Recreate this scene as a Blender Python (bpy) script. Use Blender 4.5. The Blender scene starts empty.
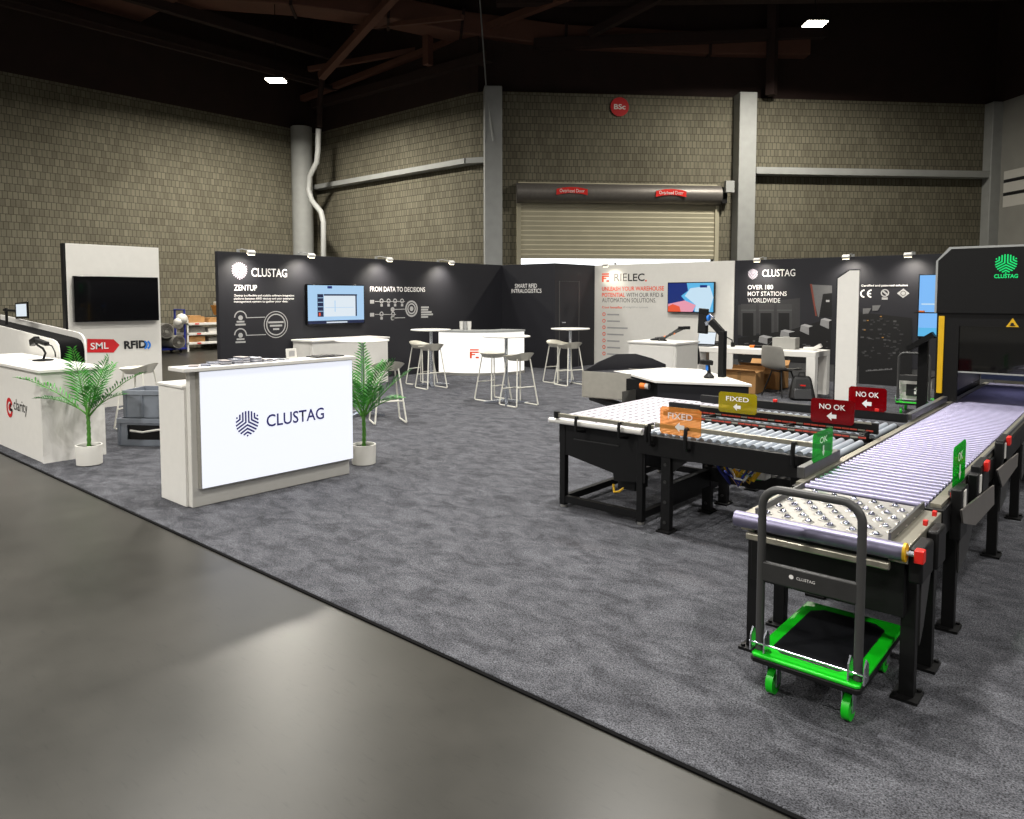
import bpy, bmesh, math, random
from mathutils import Vector, Matrix
random.seed(7)
S = bpy.context.scene
COL = S.collection
PI = math.pi

# ------------------------------------------------------------------ survey of the room (metres; x right-near, y away, z up)
EYE = 1.62; FOC = 733.0; CX = 512.0; CY = 343.0
TH = math.atan(.0627); YAW = math.radians(40.8)
FW = Vector((-math.sin(YAW)*math.cos(TH), math.cos(YAW)*math.cos(TH), -math.sin(TH)))
RT = Vector((math.cos(YAW), math.sin(YAW), 0)); UP = RT.cross(FW)
EYEP = Vector((0, 0, EYE))
def ray(u, v): return FW*FOC + RT*(u-CX) + UP*(CY-v)
def Zp(u, v, z=0.0): d = ray(u, v); return EYEP + d*((z-EYE)/d.z)
def Xp(u, v, x): d = ray(u, v); return EYEP + d*(x/d.x)
def Yp(u, v, y): d = ray(u, v); return EYEP + d*(y/d.y)
HK = 1.09
def K(x, y, z=0.0): return Vector((x*HK, y*HK, EYE+(z-EYE)*HK if z else 0.0))

# ------------------------------------------------------------------ materials
def lin(c):
    return tuple(((v/255)/12.92 if v/255 <= .04045 else ((v/255+.055)/1.055)**2.4) for v in c) + (1,)
def mat(name, rgb, rough=.5, metal=0.0, emit=None, es=0.0, var=.06, scale=12, bump=0.0, bscale=200, alpha=1.0, trans=0.0, spec=.5, coat=0.0):
    m = bpy.data.materials.new(name); m.use_nodes = True
    nt = m.node_tree; b = nt.nodes['Principled BSDF']; L = nt.links
    tc = nt.nodes.new('ShaderNodeTexCoord')
    b.inputs['Roughness'].default_value = rough; b.inputs['Metallic'].default_value = metal
    b.inputs['Specular IOR Level'].default_value = spec
    b.inputs['Coat Weight'].default_value = coat
    c = lin(rgb)
    if var > 0:
        n = nt.nodes.new('ShaderNodeTexNoise'); n.inputs['Scale'].default_value = scale; n.inputs['Detail'].default_value = 4
        r = nt.nodes.new('ShaderNodeValToRGB')
        r.color_ramp.elements[0].position = .3; r.color_ramp.elements[1].position = .7
        r.color_ramp.elements[0].color = tuple(max(0, v*(1-var)) for v in c[:3]) + (1,)
        r.color_ramp.elements[1].color = tuple(min(1, v*(1+var)) for v in c[:3]) + (1,)
        L.new(tc.outputs['Object'], n.inputs['Vector']); L.new(n.outputs['Fac'], r.inputs['Fac']); L.new(r.outputs['Color'], b.inputs['Base Color'])
    else:
        b.inputs['Base Color'].default_value = c
    if bump > 0:
        n2 = nt.nodes.new('ShaderNodeTexNoise'); n2.inputs['Scale'].default_value = bscale; n2.inputs['Detail'].default_value = 3
        bp = nt.nodes.new('ShaderNodeBump'); bp.inputs['Strength'].default_value = bump; bp.inputs['Distance'].default_value = .01
        L.new(tc.outputs['Object'], n2.inputs['Vector']); L.new(n2.outputs['Fac'], bp.inputs['Height']); L.new(bp.outputs['Normal'], b.inputs['Normal'])
    if emit:
        b.inputs['Emission Color'].default_value = lin(emit); b.inputs['Emission Strength'].default_value = es
    b.inputs['Alpha'].default_value = alpha
    b.inputs['Transmission Weight'].default_value = trans
    return m

def carpet_mat():
    m = mat('carpet pile', (92, 94, 99), .95, var=0, spec=.15); nt = m.node_tree; L = nt.links; b = nt.nodes['Principled BSDF']
    tc = nt.nodes['Texture Coordinate']
    a = nt.nodes.new('ShaderNodeTexNoise'); a.inputs['Scale'].default_value = 150; a.inputs['Detail'].default_value = 2; a.inputs['Roughness'].default_value = .7
    mp = nt.nodes.new('ShaderNodeMapping'); mp.inputs['Scale'].default_value = (2.2, 3.6, 1); mp.inputs['Rotation'].default_value = (0, 0, .8)
    d = nt.nodes.new('ShaderNodeTexNoise'); d.inputs['Scale'].default_value = 2.2; d.inputs['Detail'].default_value = 5; d.inputs['Roughness'].default_value = .65; d.inputs['Distortion'].default_value = .6
    L.new(tc.outputs['Object'], a.inputs['Vector']); L.new(tc.outputs['Object'], mp.inputs['Vector']); L.new(mp.outputs['Vector'], d.inputs['Vector'])
    r1 = nt.nodes.new('ShaderNodeValToRGB'); r1.color_ramp.elements[0].position = .32; r1.color_ramp.elements[1].position = .68
    r1.color_ramp.elements[0].color = lin((40, 41, 44)); r1.color_ramp.elements[1].color = lin((126, 127, 134))
    r2 = nt.nodes.new('ShaderNodeValToRGB'); r2.color_ramp.elements[0].position = .36; r2.color_ramp.elements[1].position = .62
    r2.color_ramp.elements[0].color = (.50, .50, .51, 1); r2.color_ramp.elements[1].color = (1, 1, 1, 1)
    mx = nt.nodes.new('ShaderNodeMix'); mx.data_type = 'RGBA'; mx.blend_type = 'MULTIPLY'; mx.inputs[0].default_value = 1
    L.new(a.outputs['Fac'], r1.inputs['Fac']); L.new(d.outputs['Fac'], r2.inputs['Fac'])
    L.new(r1.outputs['Color'], mx.inputs[6]); L.new(r2.outputs['Color'], mx.inputs[7]); L.new(mx.outputs[2], b.inputs['Base Color'])
    bp = nt.nodes.new('ShaderNodeBump'); bp.inputs['Strength'].default_value = .9; bp.inputs['Distance'].default_value = .012
    L.new(a.outputs['Fac'], bp.inputs['Height']); L.new(bp.outputs['Normal'], b.inputs['Normal'])
    return m
def concrete_mat():
    m = mat('polished concrete', (90, 88, 82), .3, var=0, spec=.42); nt = m.node_tree; L = nt.links; b = nt.nodes['Principled BSDF']
    tc = nt.nodes['Texture Coordinate']
    a = nt.nodes.new('ShaderNodeTexNoise'); a.inputs['Scale'].default_value = .9; a.inputs['Detail'].default_value = 8; a.inputs['Roughness'].default_value = .62
    L.new(tc.outputs['Object'], a.inputs['Vector'])
    r = nt.nodes.new('ShaderNodeValToRGB'); r.color_ramp.elements[0].position = .3; r.color_ramp.elements[1].position = .72
    r.color_ramp.elements[0].color = lin((36, 35, 31)); r.color_ramp.elements[1].color = lin((58, 56, 51))
    L.new(a.outputs['Fac'], r.inputs['Fac'])
    v = nt.nodes.new('ShaderNodeTexNoise'); v.inputs['Scale'].default_value = 22; v.inputs['Detail'].default_value = 3
    mp = nt.nodes.new('ShaderNodeMapping'); mp.inputs['Scale'].default_value = (.5, 3, 1); mp.inputs['Rotation'].default_value = (0, 0, .5)
    L.new(tc.outputs['Object'], mp.inputs['Vector']); L.new(mp.outputs['Vector'], v.inputs['Vector'])
    r2 = nt.nodes.new('ShaderNodeValToRGB'); r2.color_ramp.elements[0].position = .24; r2.color_ramp.elements[1].position = .40
    r2.color_ramp.elements[0].color = (.62, .62, .62, 1); r2.color_ramp.elements[1].color = (1, 1, 1, 1)
    L.new(v.outputs['Fac'], r2.inputs['Fac'])
    mx = nt.nodes.new('ShaderNodeMix'); mx.data_type = 'RGBA'; mx.blend_type = 'MULTIPLY'; mx.inputs[0].default_value = 1
    L.new(r.outputs['Color'], mx.inputs[6]); L.new(r2.outputs['Color'], mx.inputs[7]); L.new(mx.outputs[2], b.inputs['Base Color'])
    mr = nt.nodes.new('ShaderNodeMapRange'); mr.inputs[3].default_value = .28; mr.inputs[4].default_value = .42
    L.new(a.outputs['Fac'], mr.inputs[0]); L.new(mr.outputs[0], b.inputs['Roughness'])
    return m
def brick_mat(name, c1, c2, mortar):
    m = mat(name, c1, .85, var=0, spec=.2); nt = m.node_tree; L = nt.links; b = nt.nodes['Principled BSDF']
    tc = nt.nodes['Texture Coordinate']
    sp = nt.nodes.new('ShaderNodeSeparateXYZ'); cb = nt.nodes.new('ShaderNodeCombineXYZ')
    L.new(tc.outputs['Object'], sp.inputs[0]); L.new(sp.outputs['X'], cb.inputs['X']); L.new(sp.outputs['Z'], cb.inputs['Y'])
    k = nt.nodes.new('ShaderNodeTexBrick'); k.inputs['Scale'].default_value = 1
    k.inputs['Brick Width'].default_value = .12; k.inputs['Row Height'].default_value = .2
    k.inputs['Mortar Size'].default_value = .009; k.inputs['Mortar Smooth'].default_value = .4; k.offset = .5
    k.inputs['Color1'].default_value = lin(c1); k.inputs['Color2'].default_value = lin(c2); k.inputs['Mortar'].default_value = lin(mortar)
    L.new(cb.outputs[0], k.inputs['Vector'])
    n = nt.nodes.new('ShaderNodeTexNoise'); n.inputs['Scale'].default_value = .7; n.inputs['Detail'].default_value = 6
    L.new(cb.outputs[0], n.inputs['Vector'])
    r = nt.nodes.new('ShaderNodeValToRGB'); r.color_ramp.elements[0].position = .3; r.color_ramp.elements[1].position = .7
    r.color_ramp.elements[0].color = (.78, .77, .76, 1); r.color_ramp.elements[1].color = (1, 1, 1, 1)
    L.new(n.outputs['Fac'], r.inputs['Fac'])
    mx = nt.nodes.new('ShaderNodeMix'); mx.data_type = 'RGBA'; mx.blend_type = 'MULTIPLY'; mx.inputs[0].default_value = 1
    L.new(k.outputs['Color'], mx.inputs[6]); L.new(r.outputs['Color'], mx.inputs[7]); L.new(mx.outputs[2], b.inputs['Base Color'])
    bp = nt.nodes.new('ShaderNodeBump'); bp.inputs['Strength'].default_value = .5; bp.inputs['Distance'].default_value = .02; bp.invert = True
    L.new(k.outputs['Fac'], bp.inputs['Height']); L.new(bp.outputs['Normal'], b.inputs['Normal'])
    return m
def palm_shade_mat():
    m = mat('white marble laminate', (226, 224, 220), .3, var=0); nt = m.node_tree; L = nt.links; b = nt.nodes['Principled BSDF']
    tc = nt.nodes['Texture Coordinate']
    n = nt.nodes.new('ShaderNodeTexNoise'); n.inputs['Scale'].default_value = 2.4; n.inputs['Detail'].default_value = 5; n.inputs['Distortion'].default_value = 1.4
    L.new(tc.outputs['Object'], n.inputs['Vector'])
    r = nt.nodes.new('ShaderNodeValToRGB'); e = r.color_ramp.elements
    e[0].position = .38; e[0].color = lin((196, 194, 188)); e[1].position = .55; e[1].color = lin((228, 226, 222))  # palm shadow on the counter end, painted into the laminate colour
    L.new(n.outputs['Fac'], r.inputs['Fac']); L.new(r.outputs['Color'], b.inputs['Base Color'])
    return m

M = {}
M['carpet'] = carpet_mat(); M['concrete'] = concrete_mat(); M['marble'] = palm_shade_mat()
M['brick'] = brick_mat('grey brown block', (112, 108, 94), (130, 126, 110), (78, 75, 64))
M['white'] = mat('white laminate', (226, 224, 219), .4, var=.02)
M['offwhite'] = mat('off white panel', (214, 212, 206), .55, var=.02)
M['painted'] = mat('pale grey paint', (158, 160, 159), .6, var=.06, scale=4)
M['paintgrey'] = mat('grey paint', (150, 149, 144), .7, var=.06, scale=2)
M['brown'] = mat('dark red brown steel', (42, 24, 20), .8, var=.2, scale=2)
M['ducting'] = mat('brown painted duct', (96, 62, 50), .7, var=.12, scale=2)
M['ceil'] = mat('dark deck', (26, 17, 15), .9, var=.2, scale=1)
M['blackwall'] = mat('charcoal printed fabric', (34, 34, 39), .6, var=.05, scale=3, spec=.3)
M['black'] = mat('black powder coat', (12, 12, 13), .5, var=.12, scale=30, spec=.3)
M['matte'] = mat('matte black felt', (9, 9, 10), .9, var=.1, spec=.1)
M['blackgloss'] = mat('black gloss', (8, 8, 10), .12, var=.0)
M['acryl'] = mat('smoked black acrylic', (10, 10, 12), .06, var=0, coat=.3)
M['darkgrey'] = mat('dark grey steel', (52, 52, 52), .45, .3, var=.08, scale=20)
M['midgrey'] = mat('mid grey steel', (88, 88, 88), .4, .5, var=.08, scale=20)
M['tan'] = mat('anodised aluminium', (176, 172, 158), .38, .8, var=.05, scale=40)
M['steel'] = mat('brushed steel', (200, 198, 192), .32, .85, var=.08, scale=60)
M['stainless'] = mat('stainless sheet', (176, 172, 162), .42, .4, var=.05, scale=20)
M['roller'] = mat('zinc roller', (126, 123, 146), .45, .8, var=.05, scale=40)
M['ball'] = mat('steel ball', (190, 192, 215), .15, 1, var=.03)
M['plate'] = mat('ball table plate', (158, 156, 152), .4, .5, var=.1, scale=15)
M['popup'] = mat('pale perforated top', (208, 204, 214), .35, .15, var=.04)
M['slot'] = mat('dark slot', (60, 60, 70), .6, var=.1)
M['green'] = mat('bright green paint', (14, 190, 24), .4, var=.06, scale=20)
M['rubber'] = mat('black rubber mat', (20, 21, 24), .35, var=.1, scale=10)
M['chrome'] = mat('zinc plated', (200, 205, 215), .22, .9, var=.03)
M['red'] = mat('red plastic', (214, 32, 24), .4, var=.05)
M['redsign'] = mat('red print', (200, 30, 36), .5, var=.04)
M['redtape'] = mat('dull red tape', (176, 62, 44), .6, var=.2, scale=30)
M['yellow'] = mat('yellow plastic', (222, 176, 22), .45, var=.05)
M['orange'] = mat('orange plastic', (235, 120, 30), .45, var=.05)
M['rielec'] = mat('orange red print', (236, 88, 52), .5, var=.03)
M['navy'] = mat('navy print', (44, 42, 118), .5, var=.04)
M['inkw'] = mat('white print', (232, 230, 228), .5, var=.02)
M['inkg'] = mat('pale grey print', (160, 160, 160), .5, var=.05)
M['inkm'] = mat('lilac grey print', (178, 170, 182), .5, var=.03)
M['inkd'] = mat('dark print', (70, 66, 62), .5, var=.05)
M['inkk'] = mat('black print', (24, 24, 26), .5, var=.05)
M['blue'] = mat('blue print', (36, 120, 214), .5, var=.04)
M['bluep'] = mat('blue plastic', (28, 42, 130), .5, var=.06)
M['crate'] = mat('grey crate plastic', (120, 126, 136), .45, var=.06)
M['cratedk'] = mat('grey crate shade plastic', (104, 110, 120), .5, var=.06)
M['stool'] = mat('cream white plastic', (218, 214, 200), .4, var=.03)
M['stoolleg'] = mat('white powder coat', (222, 220, 210), .4, var=.03)
M['chair'] = mat('grey shell plastic', (128, 126, 120), .5, var=.04)
M['card'] = mat('brown cardboard', (176, 132, 82), .8, var=.1, scale=6)
M['leaf'] = mat('palm leaf', (58, 146, 40), .45, var=.3, scale=9)
M['leaf2'] = mat('palm leaf deep', (42, 116, 40), .45, var=.3, scale=9)
M['stem'] = mat('palm stem', (72, 128, 44), .55, var=.25, scale=30)
M['soil'] = mat('soil', (60, 48, 38), .95, var=.4, scale=40)
M['shutter'] = mat('shutter slats', (178, 172, 150), .6, var=.05, scale=2)
M['hood'] = mat('grey metal hood', (112, 108, 104), .45, .4, var=.08)
M['carpetroll'] = mat('grey carpet roll', (120, 118, 112), .95, var=.2, scale=20)
M['lightbox'] = mat('lit white panel', (150, 152, 158), .5, emit=(240, 244, 255), es=.84, var=0)
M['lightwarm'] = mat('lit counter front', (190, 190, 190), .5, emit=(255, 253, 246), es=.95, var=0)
M['lamp'] = mat('lamp glass', (255, 250, 235), .5, emit=(255, 246, 225), es=28, var=0)
M['spot'] = mat('spot lens', (255, 250, 235), .5, emit=(255, 240, 205), es=6, var=0)
def scr(name, c, e=.9): return mat(name, (10, 10, 12), .3, emit=c, es=e, var=0)
M['scr_pale'] = scr('screen pale blue', (178, 216, 250)); M['scr_white'] = scr('screen white', (232, 243, 252)); M['scr_dark'] = scr('screen dark', (34, 44, 80), .8)
M['scr_blue'] = scr('screen deep blue', (16, 44, 120)); M['scr_cyan'] = scr('screen cyan', (96, 190, 240)); M['scr_ice'] = scr('screen ice', (206, 234, 252)); M['scr_pink'] = scr('screen pink', (240, 160, 180)); M['scr_red'] = scr('screen orange', (240, 92, 56))
M['scr_kiosk'] = scr('screen sky', (128, 190, 252), .95)
M['scr_green'] = scr('lit green sign', (20, 226, 120), 1.0)
M['led'] = mat('led strip', (200, 190, 255), .5, emit=(196, 184, 255), es=1.5, var=0)  # glow for the strips added inside the tunnel
def tint(name, rgb, a, t=.0):
    m = bpy.data.materials.new(name); m.use_nodes = True; nt = m.node_tree; nt.nodes.clear()
    o = nt.nodes.new('ShaderNodeOutputMaterial'); mix = nt.nodes.new('ShaderNodeMixShader'); tr = nt.nodes.new('ShaderNodeBsdfTransparent'); p = nt.nodes.new('ShaderNodeBsdfPrincipled')
    tc = nt.nodes.new('ShaderNodeTexCoord'); n = nt.nodes.new('ShaderNodeTexNoise'); n.inputs['Scale'].default_value = 6
    mr = nt.nodes.new('ShaderNodeMapRange'); mr.inputs[3].default_value = a-.02; mr.inputs[4].default_value = a+.02
    nt.links.new(tc.outputs['Object'], n.inputs['Vector']); nt.links.new(n.outputs['Fac'], mr.inputs[0]); nt.links.new(mr.outputs[0], mix.inputs[0])
    c = lin(rgb); p.inputs['Base Color'].default_value = c; p.inputs['Roughness'].default_value = .15
    tr.inputs['Color'].default_value = tuple(v*(1-t)+t for v in c[:3]) + (1,)
    nt.links.new(tr.outputs[0], mix.inputs[1]); nt.links.new(p.outputs[0], mix.inputs[2]); nt.links.new(mix.outputs[0], o.inputs[0])
    return m
M['t_orange'] = tint('orange acrylic', (255, 186, 96), .34, .35)
M['t_olive'] = tint('olive yellow acrylic', (206, 190, 30), .36, .2)
M['t_red'] = tint('red acrylic', (170, 10, 24), .34, .0)
M['t_green'] = tint('green acrylic', (16, 206, 60), .28, .03)
M['t_clear'] = tint('clear acrylic', (230, 235, 240), .15, .9)

# ------------------------------------------------------------------ mesh building
ROOT = {}
def frame_of(o):
    while o is not None:
        if o.name in ROOT: return ROOT[o.name]
        o = o.parent
    return Matrix.Identity(4)
class MB:
    def __init__(s): s.b = bmesh.new(); s.mats = []; s.cur = 0
    def m(s, mt):
        if mt not in s.mats: s.mats.append(mt)
        s.cur = s.mats.index(mt); return s
    def _mark(s, fs):
        for f in fs: f.material_index = s.cur
    def box(s, a, c):
        x0, x1 = sorted((a[0], c[0])); y0, y1 = sorted((a[1], c[1])); z0, z1 = sorted((a[2], c[2]))
        return s.hexa([(x0,y0,z0),(x1,y0,z0),(x1,y1,z0),(x0,y1,z0),(x0,y0,z1),(x1,y0,z1),(x1,y1,z1),(x0,y1,z1)])
    def hexa(s, p):
        v = [s.b.verts.new(q) for q in p]
        s._mark([s.b.faces.new([v[i] for i in f]) for f in ((3,2,1,0),(4,5,6,7),(0,1,5,4),(1,2,6,5),(2,3,7,6),(3,0,4,7))]); return s
    def bar(s, a, c, w, h, up=(0,0,1)):
        a, c = Vector(a), Vector(c); d = (c-a).normalized(); up = Vector(up)
        if abs(d.dot(up)) > .95: up = Vector((0,1,0))
        r = d.cross(up).normalized(); u = r.cross(d)
        P = [(-1,-1),(1,-1),(1,1),(-1,1)]
        return s.hexa([a+r*(i*w/2)+u*(j*h/2) for i, j in P] + [c+r*(i*w/2)+u*(j*h/2) for i, j in P])
    def tube(s, pts, r, n=10, closed=False):
        pts = [Vector(p) for p in pts]; rings = []; N = len(pts); prev = None
        rr = r if isinstance(r, (list, tuple)) else [r]*N
        for i, p in enumerate(pts):
            if closed: d = pts[(i+1) % N]-pts[i-1]
            else: d = pts[min(i+1, N-1)]-pts[max(i-1, 0)]
            d.normalize()
            if prev is None:
                u = Vector((0,0,1)) if abs(d.z) < .9 else Vector((1,0,0))
                x = d.cross(u).normalized()
            else: x = (prev - d*prev.dot(d)).normalized()
            prev = x; y = d.cross(x)
            rings.append([s.b.verts.new(p+(x*math.cos(2*PI*k/n)+y*math.sin(2*PI*k/n))*rr[i]) for k in range(n)])
        fs = []
        for i in range(N if closed else N-1):
            A, B = rings[i], rings[(i+1) % N]
            for k in range(n): fs.append(s.b.faces.new((A[k], A[(k+1)%n], B[(k+1)%n], B[k])))
        if not closed: fs.append(s.b.faces.new(rings[0][::-1])); fs.append(s.b.faces.new(rings[-1]))
        s._mark(fs); return s
    def cyl(s, a, c, r, n=16): return s.tube([a, c], r, n)
    def lathe(s, prof, c=(0,0,0), n=28):
        rings = []
        for r, z in prof: rings.append([s.b.verts.new((c[0]+r*math.cos(2*PI*k/n), c[1]+r*math.sin(2*PI*k/n), c[2]+z)) for k in range(n)])
        fs = []
        for A, B in zip(rings, rings[1:]):
            for k in range(n): fs.append(s.b.faces.new((A[k], A[(k+1)%n], B[(k+1)%n], B[k])))
        fs.append(s.b.faces.new(rings[0][::-1])); fs.append(s.b.faces.new(rings[-1])); s._mark(fs); return s
    def prism(s, poly, off):
        poly = [Vector(p) for p in poly]; off = Vector(off)
        A = [s.b.verts.new(p) for p in poly]; B = [s.b.verts.new(p+off) for p in poly]; n = len(poly)
        fs = [s.b.faces.new(A[::-1]), s.b.faces.new(B)]
        for i in range(n): fs.append(s.b.faces.new((A[i], A[(i+1)%n], B[(i+1)%n], B[i])))
        s._mark(fs); return s
    def quad(s, *p):
        s._mark([s.b.faces.new([s.b.verts.new(q) for q in p])]); return s
    def ball(s, c, r, sub=2):
        g = bmesh.ops.create_icosphere(s.b, subdivisions=sub, radius=r, matrix=Matrix.Translation(c))
        s._mark({f for v in g['verts'] for f in v.link_faces}); return s
    def build(s, name, mt=None, parent=None, bevel=0.0, smooth=40, local=False, seg=2):
        bmesh.ops.recalc_face_normals(s.b, faces=s.b.faces)
        if not local and parent is not None: s.b.transform(frame_of(parent).inverted())
        me = bpy.data.meshes.new(name); 
        if smooth:
            for f in s.b.faces: f.smooth = True
            for e in s.b.edges:
                if len(e.link_faces) == 2 and e.calc_face_angle(0) > math.radians(smooth): e.smooth = False
        s.b.to_mesh(me); s.b.free()
        for q in (s.mats or [mt]): me.materials.append(q)
        o = bpy.data.objects.new(name, me); COL.objects.link(o); o.parent = parent
        if bevel:
            bv = o.modifiers.new('bevel', 'BEVEL'); bv.width = bevel; bv.segments = seg; bv.limit_method = 'ANGLE'; bv.angle_limit = math.radians(50)
        return o
def tag(o, label, cat, group=None):
    o['label'] = label; o['category'] = cat
    if group: o['group'] = group
    return o
def thing(name, label, cat, loc=(0,0,0), rz=0.0, group=None):
    o = bpy.data.objects.new(name, None); COL.objects.link(o); o.location = loc; o.rotation_euler = (0,0,rz); o.empty_display_size = .1
    ROOT[o.name] = Matrix.Translation(loc) @ Matrix.Rotation(rz, 4, 'Z')
    return tag(o, label, cat, group)
def struct(o): o['kind'] = 'structure'; return o
def dup(root, loc, rz, label, group=None):
    def cp(o, par):
        c = o.copy(); COL.objects.link(c); c.parent = par
        for ch in o.children: cp(ch, c)
        return c
    r = cp(root, None); r.location = loc; r.rotation_euler = (0,0,rz); r['label'] = label
    if group: r['group'] = group
    return r
def part(name, mt, parent, a, c, bevel=0.0): return MB().box(a, c).build(name, mt, parent, bevel)
AX = {'+x': (Vector((0,1,0)), Vector((0,0,1)), Vector((1,0,0))), '-y': (Vector((1,0,0)), Vector((0,0,1)), Vector((0,-1,0)))}
def axes(f):
    return AX[f] if isinstance(f, str) else f
def text(body, mt, parent, org, face, width=None, height=None, bold=0.0, name='lettering', depth=.002, align='LEFT'):
    R_, U_, N_ = axes(face)
    cu = bpy.data.curves.new('t', 'FONT'); cu.body = body; cu.size = 1; cu.extrude = 0; cu.offset = bold; cu.resolution_u = 3
    cu.align_x = 'LEFT'
    ob = bpy.data.objects.new('t', cu); COL.objects.link(ob)
    dg = bpy.context.evaluated_depsgraph_get(); me = bpy.data.meshes.new_from_object(ob.evaluated_get(dg))
    bpy.data.objects.remove(ob); bpy.data.curves.remove(cu)
    xs = [v.co.x for v in me.vertices]; ys = [v.co.y for v in me.vertices]
    x0, x1, y0, y1 = min(xs), max(xs), min(ys), max(ys)
    sx = width/(x1-x0) if width else None; sy = height/(y1-y0) if height else None
    sx = sx or sy; sy = sy or sx
    inv = frame_of(parent).inverted(); org = Vector(org)
    for v in me.vertices:
        v.co = inv @ (org + R_*((v.co.x-x0)*sx) + U_*((v.co.y-y0)*sy) + N_*depth)
    me.materials.append(mt); me.name = name
    o = bpy.data.objects.new(name, me); COL.objects.link(o); o.parent = parent
    return o
class Flat:  # flat print on a wall: 2-D shapes in a wall's own axes
    def __init__(s, org, face, depth=.002): s.o = Vector(org); s.R, s.U, s.N = axes(face); s.d = depth; s.mb = MB()
    def p(s, x, y): return s.o + s.R*x + s.U*y + s.N*s.d
    def rect(s, x0, y0, x1, y1, mt=None):
        if mt: s.mb.m(mt)
        s.mb.quad(s.p(x0,y0), s.p(x1,y0), s.p(x1,y1), s.p(x0,y1)); return s
    def poly(s, pts, mt=None):
        if mt: s.mb.m(mt)
        s.mb.quad(*[s.p(*q) for q in pts]); return s
    def ring(s, cx, cy, r, w, a0=0, a1=2*PI, n=28, mt=None):
        if mt: s.mb.m(mt)
        for i in range(n):
            t0 = a0+(a1-a0)*i/n; t1 = a0+(a1-a0)*(i+1)/n
            s.mb.quad(*[s.p(cx+q*math.cos(t), cy+q*math.sin(t)) for q, t in ((r,t0),(r,t1),(r-w,t1),(r-w,t0))])
        return s
    def disc(s, cx, cy, r, n=24, mt=None):
        if mt: s.mb.m(mt)
        s.mb.quad(*[s.p(cx+r*math.cos(2*PI*i/n), cy+r*math.sin(2*PI*i/n)) for i in range(n)]); return s
    def line(s, x0, y0, x1, y1, w):
        d = Vector((x1-x0, y1-y0)).normalized(); n = Vector((-d.y, d.x))*w/2
        return s.poly([(x0+n.x,y0+n.y),(x0-n.x,y0-n.y),(x1-n.x,y1-n.y),(x1+n.x,y1+n.y)])
    def logo(s, cx, cy, R, mt=None):
        if mt: s.mb.m(mt)
        w = .135
        for k in range(4):
            d = .13+.255*k
            c = Vector((-d, d/math.sqrt(3))); u = Vector((math.cos(math.radians(210)), math.sin(math.radians(210))))
            t = -c.dot(u)+math.sqrt(max(0, c.dot(u)**2-c.length_squared+1))
            A = Vector((-d, math.sqrt(1-d*d))); B = c+u*t
            if (A-c).length < .05: continue
            n1 = Vector((1,0)); n2 = Vector((-u.y, u.x)); n2 = -n2 if n2.x < 0 else n2
            mit = (n1+n2).normalized(); mit /= mit.dot(n1)
            for q in range(3):
                rot = Matrix.Rotation(q*2*PI/3, 2)
                def T(v): v = rot @ v; return (cx+v.x*R, cy+v.y*R)
                s.poly([T(A-n1*w/2), T(A+n1*w/2), T(c+mit*w/2), T(c-mit*w/2)])
                s.poly([T(c-mit*w/2), T(c+mit*w/2), T(B+n2*w/2), T(B-n2*w/2)])
        return s
    def build(s, name, parent, mt=None): return s.mb.build(name, mt, parent, smooth=0)

# ------------------------------------------------------------------ camera
cam = bpy.data.cameras.new('camera'); co = bpy.data.objects.new('camera', cam); COL.objects.link(co)
cam.sensor_width = 36; cam.lens = FOC/1024*36; cam.shift_y = (CY-409.5)/1024; cam.clip_end = 200; cam.clip_start = .05
rot = Matrix((RT, UP, -FW)).transposed().to_4x4(); co.matrix_world = Matrix.Translation(EYEP) @ rot
S.camera = co
S.view_settings.view_transform = 'Standard'; S.view_settings.look = 'None'; S.view_settings.gamma = 1; S.view_settings.exposure = 0; S.view_settings.use_curve_mapping = False
S.cycles.use_denoising = True; S.cycles.sample_clamp_indirect = 6; S.cycles.max_bounces = 8; S.cycles.transparent_max_bounces = 12
w = bpy.data.worlds.new('daylight'); S.world = w; w.use_nodes = True
w.node_tree.nodes['Background'].inputs[0].default_value = (.95, .98, 1, 1); w.node_tree.nodes['Background'].inputs[1].default_value = 2.2

# ------------------------------------------------------------------ the hall
struct(part('floor', M['concrete'], None, (-30,-16,-.3), (16,42,0)))
struct(part('carpet', M['carpet'], None, (-12.0,2.24,0), (6,14.65,.012), .004))
edge = struct(part('carpet_edge_trim', M['matte'], None, (-12.02,2.222,0), (6,2.24,.008)))
WT = K(0,0,7.0).z
def wall(name, a, c, z0, z1, mt, th=.3):
    a, c = Vector((a[0],a[1],0)), Vector((c[0],c[1],0)); d = c-a; L = d.length
    o = MB().box((0,0,z0), (L,th,z1)).build(name, mt); o.location = a; o.rotation_euler = (0,0,math.atan2(d.y, d.x)); return struct(o)
xl = K(-20.9,0).x
pA0 = K(-20.9,14.35); pA1 = K(-13.75,14.25)
dg_dir = Vector((.692,.722,0)).normalized(); pB0 = K(-13.3,14.35); nB = Vector((dg_dir.y,-dg_dir.x,0))  # towards the hall
pB1 = pB0 + dg_dir*14.7
_r = ray(993,150); _r = EYEP + _r*((pB0-EYEP).dot(nB)/_r.dot(nB)); pB1 = pB0 + dg_dir*(Vector((_r.x,_r.y,0))-pB0).dot(dg_dir)
wall('wall_left', (xl,-16), (pA0.x,pA0.y), 0, WT, M['brick'])
wall('wall_back', (pA0.x,pA0.y), (pA1.x,pA1.y), 0, WT, M['brick'])
wall('wall_bend', (pA1.x,pA1.y), (pB0.x,pB0.y), 0, WT, M['brick'])
def onB(u, v, off=0.0):
    d = ray(u, v); P0 = pB0 + nB*off; t = (P0-EYEP).dot(nB)/d.dot(nB); return EYEP + d*t
def sB(p): return (Vector((p.x,p.y,0))-pB0).dot(dg_dir)
s0, s1 = sB(onB(520,250)), sB(onB(714,250)); dz1 = onB(617,187).z
shut_z = onB(560,258.6).z
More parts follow.
